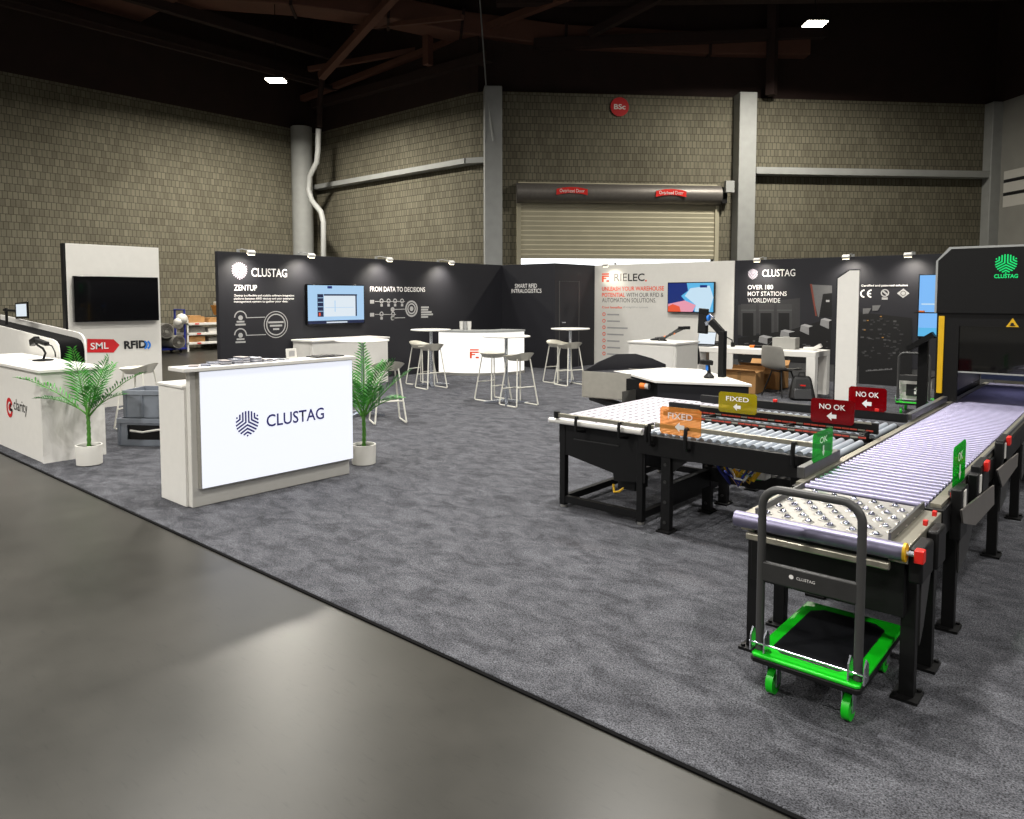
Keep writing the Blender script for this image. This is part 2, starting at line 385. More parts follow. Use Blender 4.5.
wall('wall_diagonal', pB0, pB0+dg_dir*s0, 0, WT, M['brick'])
wall('wall_diagonal_right', pB0+dg_dir*s1, pB1, 0, WT, M['brick'])
wall('wall_diagonal_top', pB0+dg_dir*s0, pB0+dg_dir*s1, dz1, WT, M['brick'])
# the right hall wall, with painted stripes
wr = wall('wall_right', pB1, pB1-nB*-9, 0, WT, M['paintgrey'])
wr.rotation_euler = (0,0,math.atan2(nB.y, nB.x)+0); wr.location = pB1 + nB*0
# closing walls behind and beside the camera
pE = pB1 + nB*9
wall('wall_side', (pE.x,pE.y), (16,pE.y-2), 0, 12, M['paintgrey']); wall('wall_near_side', (16,42), (16,-16), 0, 12, M['paintgrey']); wall('wall_behind', (16,-16), (-30,-16), 0, 12, M['paintgrey'])
struct(part('ceiling', M['ceil'], None, (-32,-17,12), (17,43,12.3)))
# dark fascia above the block walls
for nm, a, c in (('trim_1', (xl,-16), (pA0.x,pA0.y)), ('trim_2', (pA0.x,pA0.y), (pA1.x+.3,pA1.y)), ('trim_3', (pA1.x,pA1.y), (pB1.x,pB1.y)), ('trim_4', (pB1.x,pB1.y), (pE.x,pE.y)), ('trim_5', (pE.x,pE.y), (16,pE.y-2))):
    wall(nm, a, c, WT, 12, M['brown'], .32)
st = Flat((0,0,0), (nB, Vector((0,0,1)), -dg_dir), .0)
stp = MB()
def rw(s, z, t=.012): return pB1 + nB*s + Vector((0,0,z)) - dg_dir*t
zs = [4.31, 4.64, 4.74, 5.03, 5.13, 5.38]
for i, (z0, z1) in enumerate(zip(zs, zs[1:])):
    stp.m(M['offwhite'] if i % 2 == 0 else M['inkk']); stp.prism([rw(.5,z0), rw(8.9,z0), rw(8.9,z1), rw(.5,z1)], dg_dir*.011)
struct(stp.build('trim_6', None, None, smooth=0))
# columns
def column(name, p, w_, z1):
    o = MB().box((-w_/2,-w_/2,0),(w_/2,w_/2,z1)).build(name, M['painted'], None, .02); o.location = (p.x,p.y,0); o.rotation_euler = (0,0,math.atan2(dg_dir.y,dg_dir.x)); return struct(o)
c1 = EYEP+ray(493,297)*(20.9/FOC); column('column', c1, .5, EYE+(297-92)/FOC*20.9)
c2 = pB0 + dg_dir*sB(onB(740.5,200)) + nB*.2; column('column', c2, .52, K(0,0,7.0).z+.05)
o = MB().lathe([(.36,0),(.36,WT+.02),(.30,WT+.03)], (0,0,0), 32).build('round_column', M['painted']); o.location = K(-20.62,13.6); struct(o)
c3 = pB1 + nB*.15 - dg_dir*.12; column('column', c3, .4, WT)
# ledge beams
zb = K(0,0,5.2).z
struct(MB().bar((xl+.1,pA0.y-.14,zb), (pA1.x+.02,pA1.y-.14,zb), .3, .16).bar((pA1.x,pA1.y-.14,zb), (c1.x,c1.y+.3,zb), .3, .16).build('ledge_beam', M['painted'], None, .01))
zb2 = onB(870,174).z
a = pB0+dg_dir*sB(onB(752,174))+nB*.16; c = pB0+dg_dir*sB(onB(986,174))+nB*.16
struct(MB().bar((a.x,a.y,zb2), (c.x,c.y,zb2), .3, .2).build('ledge_beam', M['painted'], None, .01))
# roller door
dr = thing('door_1', '', '', pB0); del dr['label']; del dr['category']; struct(dr)
ROOT[dr.name] = Matrix.Translation(pB0)
def B(s, z, off=0.0): return pB0 + dg_dir*s + Vector((0,0,z)) + nB*off
mb = MB(); n = 16; H_ = dz1-shut_z+.1
for i in range(n):
    za = shut_z + H_*i/n; zc = za+H_/n; zm = za + H_/n*.75
    mb.prism([B(s0-.05,za,.04), B(s0-.05,zm,.065), B(s0-.05,zc,.04), B(s0-.05,zc,.0), B(s0-.05,za,.0)], dg_dir*(s1-s0+.1))
mb.build('shutter_curtain', M['shutter'], dr, smooth=0)
hz0 = onB(617,204).z; hz1 = onB(617,185.5).z; hr = (hz1-hz0)/2+.02; zc = (hz0+hz1)/2
mb = MB(); prof = [(0,zc-hr)] + [(.1+hr*1.0*math.cos(t), zc+hr*math.sin(t)) for t in [(-90+180*i/10)*PI/180 for i in range(11)]] + [(0,zc+hr)]
sa, sb = sB(onB(516,195)), sB(onB(718,195))
mb.prism([B(sa,z,q) for q, z in prof], dg_dir*(sb-sa)); mb.build('shutter_hood', M['hood'], dr, smooth=30)
for sgn, ss in ((-1,s0-.04),(1,s1+.04)): MB().prism([B(ss-.06,0,.0),B(ss+.06,0,.0),B(ss+.06,zc,.0),B(ss-.06,zc,.0)], nB*.1).build('guide_rail', M['shutter'], dr)
mo = MB().prism([B(sb,zc-.25,.02),B(sb+.16,zc-.25,.02),B(sb+.16,zc+.22,.02),B(sb,zc+.22,.02)], nB*.3); mo.build('door_motor', M['black'], dr)
MB().prism([B(sb+.05,zc+.05,.33),B(sb+.3,zc+.05,.33),B(sb+.3,zc+.38,.33),B(sb+.05,zc+.38,.33)], nB*.16).build('motor_box', M['painted'], dr)
fB = (dg_dir, Vector((0,0,1)), nB)
for u, v in ((572,191.5),(671,193.5)):
    q = onB(u, v, .1+hr); f = Flat(q, fB, .02)
    N_ = 14; W_ = .45
    for i in range(N_):
        x0 = -W_+2*W_*i/N_; x1 = -W_+2*W_*(i+1)/N_; y = lambda x: .06*(1-(x/W_)**2)-.02
        f.poly([(x0,y(x0)-.085),(x1,y(x1)-.085),(x1,y(x1)+.085),(x0,y(x0)+.085)])
    f.build('red_ribbon_emblem', dr, M['red'])
    text('Overhead Door', M['inkw'], dr, q-dg_dir*.36-Vector((0,0,.03)), fB, width=.72, height=.1, depth=.028)
# round red sign
q = onB(619.5,107,.02); f = Flat(q, fB, .0)
sg = thing('hall_sign', 'round red sign with white letters high on the block wall above the roller door', 'sign', q)
mb = MB(); R0 = .27
mb.prism([q+dg_dir*(R0*math.cos(t))+Vector((0,0,R0*math.sin(t))) for t in [2*PI*i/40 for i in range(40)]], nB*.03); mb.build('disc', M['redsign'], sg)
text('BSc', M['inkw'], sg, q-dg_dir*.17-Vector((0,0,.075)), fB, width=.34, height=.15, bold=.02, depth=.034)
# pipe in the corner
tag(MB().tube([Yp(u,v,14.25) for u, v in ((318.5,129),(318,150),(317,162),(310,176),(308.5,190),(312,201),(321,212),(323.5,222),(323.5,256),(323.5,357))], .09, 12).build('drain_pipe', M['painted']), 'pale crooked drain pipe running down beside the round column in the corner', 'pipe')
tag(MB().tube([tuple(EYEP+ray(477,-40)*(20.3/FOC)), tuple(EYEP+ray(486,85)*(20.3/FOC)), tuple(EYEP+ray(493,140)*(20.3/FOC))], .02, 6).build('hanging_cable', M['painted']), 'thin pale cable hanging from the roof in front of the square column', 'cable')
tag(MB().tube([Yp(319.5,127,14.25), Yp(320,98,14.25), Yp(323,70,14.25)], .09, 12).build('drain_pipe', M['brown']), 'dark brown upper drain pipe under the roof above the pale crooked pipe', 'pipe')
# roof steel and ducts (dark, overhead)
mb = MB()
def Ry(u, v, y): return Yp(u, v, y)
def beam(a, c, w_, h_, nm='roof_beam', mt='brown'): return struct(MB().bar(a, c, w_, h_).build(nm, M[mt]))
for x, z, w_, h_ in ((-21.8,9.1,.35,.25),(-20.2,9.4,.2,.3),(-20.9,8.6,.12,.12),(-18.5,10.2,.3,.4)): beam((x,-10,z), (x,15.2,z), w_, h_)
beam((-22.4,15.3,8.35),(-14.2,15.5,8.35),.3,.25)
beam((-22.5,14.9,8.5),(-9.5,16.3,9.8),.2,.18,mt='ducting'); beam((-19.5,13.6,8.4),(-12.6,12.9,10.6),.22,.2,mt='ducting'); beam((-20.6,13.9,8.9),(-14.2,17.4,9.6),.15,.15,mt='ducting')
beam((-16.2,15.0,11.9),(-16.2,15.0,8.4),.22,.22,mt='ducting'); beam((-18.6,14.2,9.8),(-13.4,13.6,8.7),.12,.12,mt='ducting')
beam((-13.5,16.6,8.8),(-7.4,22.5,9.3),.25,.3); beam((-13.5,15.0,9.6),(-3,24.5,9.9),.3,.35); beam((-8.5,21.4,WT),(-8.5,21.4,12),.25,.25); beam((-14,10,10.6),(3,13.5,10.6),.3,.4); beam((-12,17.2,8.9),(-4,19,11.5),.2,.2)
duct = thing('air_duct', 'large dark banded air duct crossing under the roof at the top left', 'duct', (-15,13,9))
dpts = [Vector(p) for p in ((-21.0,8.9,10.0),(-18.3,11.9,9.9),(-16.6,13.9,9.7),(-15.3,15.5,9.4),(-13.2,17.6,9.1),(-10.2,20.6,9.0),(-8.0,22.6,9.0))]
for a, c in zip(dpts, dpts[1:]): MB().bar(a, c, .9, .62).build('duct_section', M['ducting'], duct, .03)
for i, p in enumerate(dpts[1:-1]):
    d = (dpts[i+2]-dpts[i]).normalized(); MB().bar(p-d*.04, p+d*.04, 1.0, .72).build('duct_flange', M['brown'], duct)
tag(MB().box((-22.2,6.2,9.5),(-19.4,9.4,10.2)).build('plenum_box', M['ducting'], None, .05), 'flat brown duct box under the roof at the far left', 'duct')

def highbay(p, label):
    t = thing('high_bay_lamp', label, 'lamp', p, YAW, 'lit high-bay lamps')
    MB().hexa([(-.26,-.2,.03),(.26,-.2,.03),(.26,.2,.03),(-.26,.2,.03),(-.2,-.14,.1),(.2,-.14,.1),(.2,.14,.1),(-.2,.14,.1)]).build('housing', M['darkgrey'], t, .01, local=True)
    MB().box((-.24,-.18,0),(.24,.18,.028)).build('lens', M['lamp'], t, local=True)
    MB().cyl((0,0,.1),(0,0,12-p[2]),.012,8).build('hanger', M['black'], t, local=True)
def area(p, power, col=(1,.95,.84), size=.6, spread=170, name='lamp_light', rot=(0,0,0)):
    l = bpy.data.lights.new(name, 'AREA'); l.energy = power; l.color = col; l.shape = 'RECTANGLE'; l.size = size; l.size_y = size*.7; l.spread = math.radians(spread)
    o = bpy.data.objects.new(name, l); COL.objects.link(o); o.location = p; o.rotation_euler = rot; return o
L1 = Zp(276,81,7.55); L2 = Zp(815,24.5,8.2)
highbay(L1, 'lit high-bay lamp hanging near the left block wall'); highbay(L2, 'lit high-bay lamp hanging above the right end of the roller door wall')
PW = 470
area(L1-Vector((0,0,.03)), PW*1.8, (1,.94,.82)); area(L2-Vector((0,0,.03)), PW*1.35, (1,.94,.82))
for p, k in (((-16,1.5,8),1.0), ((-10,4.5,8.2),.9), ((-3,4.5,8.2),1.1), ((-6,10,8.2),.85), ((1.5,9.5,8.2),.9), ((-6,-4,8.2),1.7), ((-10,-11,8.2),1.9), ((-1,-11,8.2),1.2), ((-14,-5,8.2),1.0), ((3,-3,8.2),1.0), ((9,3,8.2),1.7), ((-14,9,8.6),.5)):
    area(p, PW*k, (1,.965,.9), spread=152)  # unseen overhead lights; several added to brighten upright white faces

# ------------------------------------------------------------------ exhibition walls
WH = 2.37
XW = -11.5; YC = 12.95; XC = -9.92; YW = 14.5
lw = thing('exhibition_wall', 'long charcoal booth wall printed with two wordmarks and diagrams, behind the low white counter', 'booth wall', (XW-.05,9.5,0), 0, 'booth wall panels')
part('panel', M['blackwall'], lw, (XW-.1,5.97,0), (XW,YC+.1,WH), .004)
xe = XW
def LW(u, v): return Xp(u, v, xe)
def ltext(body, u0, v0, u1, hpx, mt, bold=0.0):
    a = LW(u0, v0); c = LW(u1, v0); a2 = LW(u0, v0-hpx)
    return text(body, mt, lw, a, '+x', width=c.y-a.y, height=a2.z-a.z, bold=bold)
f = Flat((xe,0,0), '+x'); q = LW(239.5,270.5); f.logo(q.y, q.z, .135, M['inkm']); f.build('logo', lw)
ltext('CLUSTAG', 251.5, 276.5, 287, 8.6, M['inkw'], .012)
ltext('ZENTUP', 234, 290.6, 257, 5.8, M['inkw'], .012)
ltext('Zentup is a flexible and scalable software integration', 234, 297, 294, 2.6, M['inkw'], .015)
ltext('platform between RFID devices and your enterprise', 234, 300.2, 294, 2.6, M['inkw'], .015)
ltext('management system to gather your data.', 234, 303.2, 288, 2.6, M['inkw'], .015)
f = Flat((xe,0,0), '+x')
for v in (317.5, 335):
    q = LW(240.5, v); f.ring(q.y, q.z, .115, .02, 0, PI, mt=M['inkg']); f.disc(q.y, q.z-.005, .042, 12)
    q2 = LW(246, v); q3 = LW(265 if v < 330 else 266, v-.4); f.line(q2.y, q2.z-.005, q3.y, q3.z, .014)
    qa = LW(240.5, v+5); f.rect(qa.y-.07, qa.z, qa.y+.07, qa.z+.028); f.rect(qa.y-.09, qa.z-.05, qa.y+.09, qa.z-.02)
q = LW(276,324.5); f.ring(q.y, q.z, .235, .014, n=40); f.ring(q.y, q.z, .19, .02, n=40)
for dz, w_ in ((.04,.15),(-.02,.12),(-.08,.06)): f.rect(q.y-w_, q.z+dz-.016, q.y+w_, q.z+dz+.016)
f.build('diagram', lw)
ltext('FROM DATA TO DECISIONS', 370, 291.5, 425, 5.0, M['inkw'], .008)
f = Flat((xe,0,0), '+x')
f.mb.m(M['inkg']); q = LW(411.5,308.7)
for r, w_ in ((.17,.035),(.115,.03)): f.ring(q.y, q.z, r, w_, n=36)
f.disc(q.y, q.z, .05)
for v, us, x0 in ((301.5,(381.5,388.5,395,402),370), (314.5,(381.5,393),370)):
    a = LW(x0, v); c = LW(us[-1]+3, v); f.rect(a.y, a.z-.04, a.y+.1, a.z+.03); f.line(a.y+.12, a.z, c.y, c.z, .012)
    for u in us: b_ = LW(u, v-.5); f.ring(b_.y, b_.z, .05, .02, n=16); f.rect(b_.y-.03, b_.z-.11, b_.y+.03, b_.z-.06)
for v in (309.5, 318): a = LW(391, v); c = LW(405, v-.4); f.line(a.y, a.z, c.y, c.z, .014); f.disc(a.y+.04, a.z, .05, 14)
for k in range(5): a = LW(421, 307.3+k*2.4); f.rect(a.y, a.z-.02, a.y+(.22,.2,.3,.34,.2)[k], a.z+.016)
f.build('diagram', lw)
# closet
cl = thing('exhibition_closet', 'charcoal booth closet with a flush door in the corner beside the white wall', 'booth closet', (XC-.8,YC+.5,0))
part('front_panel', M['blackwall'], cl, (XW,YC,0), (XC-.04,YC+.06,WH), .004)
part('side_panel', M['blackwall'], cl, (XC-.04,YC,0), (XC,YW,WH), .004)
q0 = Xp(559,281,XC); q1 = Xp(579.3,281,XC)
dj = MB()
for a, c in (((q0.y,0),(q0.y+.025,q0.z)), ((q1.y-.025,0),(q1.y,q1.z)), ((q0.y,q0.z-.025),(q1.y,q0.z))): dj.box((XC,a[0],a[1]+.02),(XC+.006,c[0],c[1]))
dd = dj.build('door', M['midgrey'], cl)
MB().cyl((XC,q0.y+.07,1.05),(XC+.05,q0.y+.07,1.05),.015).bar((XC+.05,q0.y+.06,1.05),(XC+.05,q0.y+.18,1.05),.02,.02).build('handle', M['chrome'], dd)
a = Yp(515,288,YC); c = Yp(537,288,YC); text('SMART RFID', M['inkw'], cl, a, '-y', width=c.x-a.x, height=.095, bold=.006)
a = Yp(511.5,293,YC); c = Yp(541.5,293,YC); text('INTRALOGISTICS', M['inkw'], cl, a, '-y', width=c.x-a.x, height=.095, bold=.006)
# white wall
ww = thing('exhibition_wall', 'white booth wall printed with an orange and black wordmark and headline', 'booth wall', (-8.3,YW+.05,0), 0, 'booth wall panels')
XJ = Yp(734.5,270,YW).x
part('panel', M['offwhite'], ww, (XC-.04,YW,0), (XJ,YW+.1,WH), .004)
YF = YW
def WWt(body, u0, v0, u1, hpx, mt, bold=0.0, par=None):
    a = Yp(u0, v0, YF); c = Yp(u1, v0, YF); a2 = Yp(u0, v0-hpx, YF)
    return text(body, mt, par or ww, a, '-y', width=c.x-a.x, height=a2.z-a.z, bold=bold, depth=.002 if par is None else .02)
def rlogo(f, x, y, s_, mt):
    f.mb.m(mt)
    for a in ((0,.84,1,1),(.0,.58,1,.74),(0,.0,.24,.58),(.24,.34,.62,.48),(.62,0,1,.2)): f.rect(x+a[0]*s_, y+a[1]*s_, x+a[2]*s_, y+a[3]*s_)
f = Flat((0,YF,0), '-y'); q = Yp(602,282,YF); rlogo(f, q.x, q.z, .2, M['rielec']); f.build('logo', ww)
WWt('RIE', 614.3, 281.3, 627, 7.6, M['inkd'], .0); WWt('LEC', 628, 281.3, 644.5, 7.6, M['inkk'], .015)
f = Flat((0,YF,0), '-y'); q = Yp(646,280.7,YF); f.disc(q.x, q.z, .022, 12, M['rielec']); f.build('full_stop', ww)
WWt('UNLEASH YOUR WAREHOUSE', 602, 291, 664, 4.2, M['rielec'], .02)
WWt('POTENTIAL', 602, 297, 625, 4.2, M['rielec'], .02); WWt('WITH OUR RFID &', 626.5, 297, 663.5, 4.2, M['inkd'])
WWt('AUTOMATION SOLUTIONS.', 602, 302.3, 656, 4.2, M['inkd'])
WWt('Cost benefits', 602, 308.3, 622, 2.2, M['rielec'], .02); WWt('of integration systems', 622.8, 308.3, 648, 2.2, M['inkg'])
f = Flat((0,YF,0), '-y'); f.mb.m(M['rielec'])
for i, w_ in enumerate((.33,.35,.56,.45,.34,.36,.3)):
    q = Yp(604, 314.2+6.55*i, YF); f.ring(q.x, q.z, .045, .018, n=14, mt=M['rielec']); f.rect(q.x+.09, q.z-.022, q.x+.09+w_, q.z+.012, M['inkg'])
f.build('bullet_list', ww)
# charcoal wall with mural
bw = thing('exhibition_wall', 'charcoal booth wall with a wordmark, certification marks and a dim picture of machines', 'booth wall', (-4.6,YW+.05,0), 0, 'booth wall panels')
XR = Yp(937,253,YW).x + .9
part('panel', M['blackwall'], bw, (XJ+.01,YW,.34), (XR,YW+.1,WH), .004); part('plinth', M['midgrey'], bw, (XJ+.01,YW+.01,0), (XR,YW+.1,.34))
f = Flat((0,YF,0), '-y', .005); q = Yp(753,274,YF); f.logo(q.x, q.z, .1, M['inkm']); f.build('logo', bw)
WWt('CLUSTAG', 762.5, 276.8, 795.5, 7, M['inkw'], .006, bw)
for i, (t_, u1, b_) in enumerate((('OVER 180',773.5,.015),('MOT STATIONS',787,.008),('WORLDWIDE',780.5,.0))): WWt(t_, 748, 289.5+6.5*i, u1, 4.4, M['inkw'], b_, bw)
WWt('Certified and patented solution', 861.5, 287.2, 908, 2.6, M['inkw'], .02, bw)
f = Flat((0,YF,0), '-y', .006); f.mb.m(M['inkw'])
for u in (864.5, 871.5):
    q = Yp(u, 293.6, YF); f.ring(q.x, q.z, .075, .026, PI*.5, PI*1.5)
    if u > 870: f.rect(q.x-.06, q.z-.012, q.x-.005, q.z+.012)
q = Yp(885, 293, YF); f.ring(q.x, q.z, .07, .02, mt=M['inkg']); f.line(q.x-.04,q.z+.04,q.x+.04,q.z-.03,.03); f.rect(q.x-.05,q.z-.12,q.x+.05,q.z-.08)
q = Yp(903.3, 293.3, YF); f.poly([(q.x-.1,q.z),(q.x,q.z-.085),(q.x+.1,q.z),(q.x,q.z+.085)]); f.d = .008; f.ring(q.x,q.z,.045,.012,mt=M['inkd'])
f.build('certification_marks', bw)
MU = {k: mat('print grey %d' % k, (k,k,k+1), .6, var=.05, scale=20, spec=.3) for k in (22, 52, 60, 72, 96, 130, 160)}
f = Flat((0,YF,0), '-y', .002)
def mp(pts, g): f.poly([(lambda q: (q.x, q.z))(Yp(u, v, YF)) for u, v in pts], g if not isinstance(g, int) else MU[g]); f.d += .0001
def mr(u0, v0, u1, v1, g): mp([(u0,v1),(u1,v1),(u1,v0),(u0,v0)], g)
mp([(738,335),(800,330),(800,298),(738,305)],52)
for u in (741,759,777): mr(u,304,u+15,336,60); mr(u+1.5,313,u+12.5,336,22); mr(u,309.5,u+15,311,72)
mp([(738,362),(831,362),(831,318),(790,330),(738,338)],22)
mp([(810.5,284.5),(832,285.5),(832,317),(818,317)],96); mp([(819,317),(832,317),(832,293),(823,294)],22); mp([(810,284),(812,284),(817,316),(815.5,316)],mat('print rust', (110,50,36), .6, var=.1)); mr(826,300,829.5,302,160)
for u0, v0, u1, v1 in ((758.5,336,773,345.5),(780,330.5,795,342),(800,325,813,336),(820,319,832,330)):
    mr(u0,v0,u1,v1,22); mp([(u0,v0+6),(u0+9,v1-1),(u0+9,v0+2),(u0+1,v0)],130); mp([(u0+1,v0+.2),(u0+9,v0+2.4),(u1,v0+1),(u0+5,v0-1)],160)
for _ in range(46): u = random.uniform(740,830); v = random.uniform(337,365); mr(u,v,u+random.uniform(1,5),v+random.uniform(.6,1.6),random.choice((52,72,72,96)))
mp([(859,386),(912,388),(912,318),(859,312)],22)
for u0, v0 in ((863,308.5),(872.5,305.5)): mp([(u0,v0+5.5),(u0+5.5,v0+5),(u0+8.5,v0-.4),(u0,v0)],96)
for i in range(62): u = random.uniform(860,900); v = 318+random.random()*40; mr(u,v,u+random.uniform(1,4),v+random.uniform(.6,1.8),random.choice((52,52,60,72)))
for u, v in ((867,320),(880,316),(882,337),(864,329.5)): mr(u,v,u+2,v+.9,mat('print amber', (150,110,50), .6, var=.1))
for i in range(14): u = 866+i*1.9; mr(u,370.4-.13*i-(.6 if i%3 else 0),u+1.7,371.4-.13*i,96)
f.build('printed_picture', bw)
# left tall board
sb_ = thing('display_board', 'tall white display board carrying a dark wide screen and red arrow mark at the left', 'display board', (-11.5,4.35,0))
part('panel', M['offwhite'], sb_, (-11.55,3.72,0), (-11.45,5.0,WH), .003); part('edge_strip', M['black'], sb_, (-11.56,3.69,0), (-11.45,3.72,WH))
xs_ = -11.45
def SBp(u, v): q = Xp(u, v, xs_); return (q.y, q.z)
f = Flat((xs_,0,0), '+x', .004); f.poly([SBp(87,352.5), SBp(113.5,352.5), SBp(119.5,345), SBp(113.5,339.3), SBp(87,338.8)], M['redsign']); f.build('arrow_mark', sb_)
def sbt(body, u0, v0, u1, hpx, mt, bold=0.0, d=.006):
    a = Xp(u0, v0, xs_); c = Xp(u1, v0, xs_); a2 = Xp(u0, v0-hpx, xs_); return text(body, mt, sb_, a, '+x', width=c.y-a.y, height=a2.z-a.z, bold=bold, depth=d)
sbt('SML', 90.5, 349.6, 108.5, 6.8, M['inkw'], .01, .008); sbt('RFID', 124, 349, 146.5, 8, M['inkk'], .04)
f = Flat((xs_,0,0), '+x', .007); y_, z_ = SBp(142.5,345); f.ring(y_, z_, .075, .028, -1.1, 1.1, mt=M['blue']); y_, z_ = SBp(145.6,345); f.ring(y_, z_, .075, .028, -1.1, 1.1, mt=M['blue']); f.build('wave_mark', sb_)

# wall screens
def tv(name, label, org, face, w_, h_, draw, bez=.018, th=.06):
    R_, U_, N_ = axes(face); org = Vector(org); t = thing(name, label, 'screen', org)
    MB().prism([org+N_*.02, org+R_*w_+N_*.02, org+R_*w_+U_*h_+N_*.02, org+U_*h_+N_*.02], N_*th).build('housing', M['blackgloss'], t, .004)
    MB().prism([org+R_*w_*.35+U_*h_*.3-N_*.0, org+R_*w_*.65+U_*h_*.3, org+R_*w_*.65+U_*h_*.7, org+R_*w_*.35+U_*h_*.7], N_*.03).build('wall_bracket', M['black'], t)
    f = Flat(org, face, th+.022); draw(f, w_, h_, bez); f.build('display', t); return t
a = Xp(307.3,325.3,XW+.08); c = Xp(364.3,285,XW+.08)
def d1(f, W, H, b):
    f.rect(b,b*4.2,W-b,H-b,M['scr_pale']); f.d += .001; f.rect(b,b*1.0,W-b,b*4.2,M['scr_dark'])
    f.d += .001; f.rect(W*.32,b*1.6,W*.68,b*2.9,M['scr_white'])
    f.rect(W*.17,H*.2,W*.27,H*.76,M['scr_dark']); f.rect(W*.28,H*.72,W*.86,H*.76,M['scr_dark']); f.rect(W*.83,H*.2,W*.855,H*.74,M['scr_dark'])
    f.rect(W*.28,H*.2,W*.83,H*.72,M['scr_white']); f.d += .001; f.rect(W*.46,H*.32,W*.475,H*.6,M['scr_pale']); f.rect(W*.3,H*.42,W*.8,H*.43,M['scr_pale']); f.rect(W*.34,H*.9,W*.42,H*.96,M['scr_blue']); f.rect(W*.19,H*.22,W*.22,H*.3,M['scr_red'])
    for i in range(4): f.rect(W*.175,H*(.33+.11*i),W*.265,H*(.345+.11*i),M['scr_pale'])
tv('wall_screen', 'lit wall screen showing a pale blue chart window on the charcoal wall', (XW,a.y,a.z), '+x', c.y-a.y, c.z-a.z, d1)
a = Xp(75,322.3,-11.37); c = Xp(158.0,277.5,-11.37)
tv('wall_screen', 'switched-off wide black screen on the tall white board', (-11.45,a.y,a.z), '+x', c.y-a.y, c.z-a.z, lambda f,W,H,b: f.rect(b,b*1.4,W-b,H-b,M['acryl']))
a = Yp(667.3,312.3,YW-.08); c = Yp(714.6,281.8,YW-.08)
def d2(f, W, H, b):
    f.rect(b,b,W-b,H-b,M['scr_blue']); f.d += .001
    f.poly([(W*.42,H-b),(W-b,H-b),(W-b,b),(W*.6,b),(W*.3,H*.55),(W*.45,H*.72)],M['scr_cyan']); f.d += .001
    f.poly([(W*.38,H*.55),(W*.5,H*.8),(W*.9,H*.88),(W-b,H*.5),(W*.9,b*1.4),(W*.6,b*1.4),(W*.62,H*.25)],M['scr_ice'])
    f.poly([(b,b),(W*.55,b),(W*.62,H*.25),(W*.38,H*.4),(b,H*.28)],M['scr_pink']); f.d += .001
    f.poly([(b,b),(W*.3,b),(W*.27,H*.2),(W*.12,H*.28),(b,H*.2)],M['scr_red']); f.rect(W*.7,H*.82,W*.85,H*.9,M['scr_blue'])
tv('wall_screen', 'lit wall screen showing a blue and white picture on the white wall', (a.x,YW,a.z), '-y', c.x-a.x, c.z-a.z, d2)

# arm spotlights on top of the walls
def spot(p, out, label):
    t = thing('arm_spotlight', label, 'spotlight', p, 0, 'arm spotlights on the booth walls'); p = Vector(p); out = Vector(out); e = p+out*.36+Vector((0,0,-.02))
    MB().bar(p-out*.06-Vector((0,0,.06)), p-out*.06+Vector((0,0,.05)), .05, .03).build('clamp', M['painted'], t)
    MB().tube([p-out*.06+Vector((0,0,.04)), p+out*.06+Vector((0,0,.05)), e+Vector((0,0,.02))], .008, 8).build('arm', M['painted'], t)
    d = (-out*.7-Vector((0,0,1))).normalized(); r = d.cross(Vector((0,0,1))).normalized()
    hd = MB().bar(e-d*.03, e+d*.03, .13, .07, up=out).build('head', M['white'], t, .01)
    MB().bar(e+d*.031, e+d*.036, .115, .06, up=out).build('lens', M['spot'], hd)
    l = bpy.data.lights.new('spot_light', 'SPOT'); l.energy = 75 if out[0] else (15 if p.x < -8 else 60); l.color = (1,.93,.8); l.spot_size = math.radians(125); l.spot_blend = 1; l.shadow_soft_size = .05
    o = bpy.data.objects.new('spot_light', l); COL.objects.link(o); o.location = e+d*.06; o.rotation_euler = (-out*.62-Vector((0,0,1))).to_track_quat('-Z','Y').to_euler()
for (u, v), lb in (((240,253),'arm spotlight above the first wordmark on the long charcoal wall'), ((300,257),'arm spotlight above the left edge of the chart screen'), ((378,260),'arm spotlight above the data headline on the long charcoal wall'), ((440,263),'arm spotlight nearest the corner on the long charcoal wall')):
    spot((XW, Xp(u, v, XW).y, WH), (1,0,0), lb)
for (u, v), lb in (((614,265),'arm spotlight above the orange wordmark on the white wall'), ((764,260),'arm spotlight above the wordmark of the mural wall'), ((852,257),'arm spotlight above the tall white fin on the mural wall'), ((913,255),'arm spotlight at the right end of the mural wall')):
    spot((Yp(u, v, YW).x, YW, WH), (0,-1,0), lb)

# ------------------------------------------------------------------ counters
rc = thing('reception_counter', 'white reception counter with a glowing wordmark front on the carpet', 'counter', (-5.6,3.3,0))
part('cabinet', M['white'], rc, (-5.93,2.555,.012), (-5.5,4.0,.925), .004); part('cabinet_top', M['white'], rc, (-5.94,2.545,.925), (-5.5,4.01,.945), .003)
part('front_board', M['offwhite'], rc, (-5.5,2.575,.012), (-5.44,4.03,1.06), .004)
part('counter_slab', M['white'], rc, (-5.63,2.50,1.06), (-5.36,4.06,1.09), .004)
lb_ = part('light_box', M['steel'], rc, (-5.44,2.62,.155), (-5.385,4.035,1.06), .003)
part('light_panel', M['lightbox'], lb_, (-5.385,2.628,.163), (-5.378,4.027,1.053))
f = Flat((-5.378,0,0), '+x', .003); q = Xp(247.2,423,-5.378); f.logo(q.y, q.z, .098, M['navy']); f.build('logo', lb_)
a = Xp(266.5,427.2,-5.378); c = Xp(324,427.2,-5.378); text('CLUSTAG', M['navy'], lb_, a, '+x', width=c.y-a.y, height=.102, bold=.012, depth=.003)
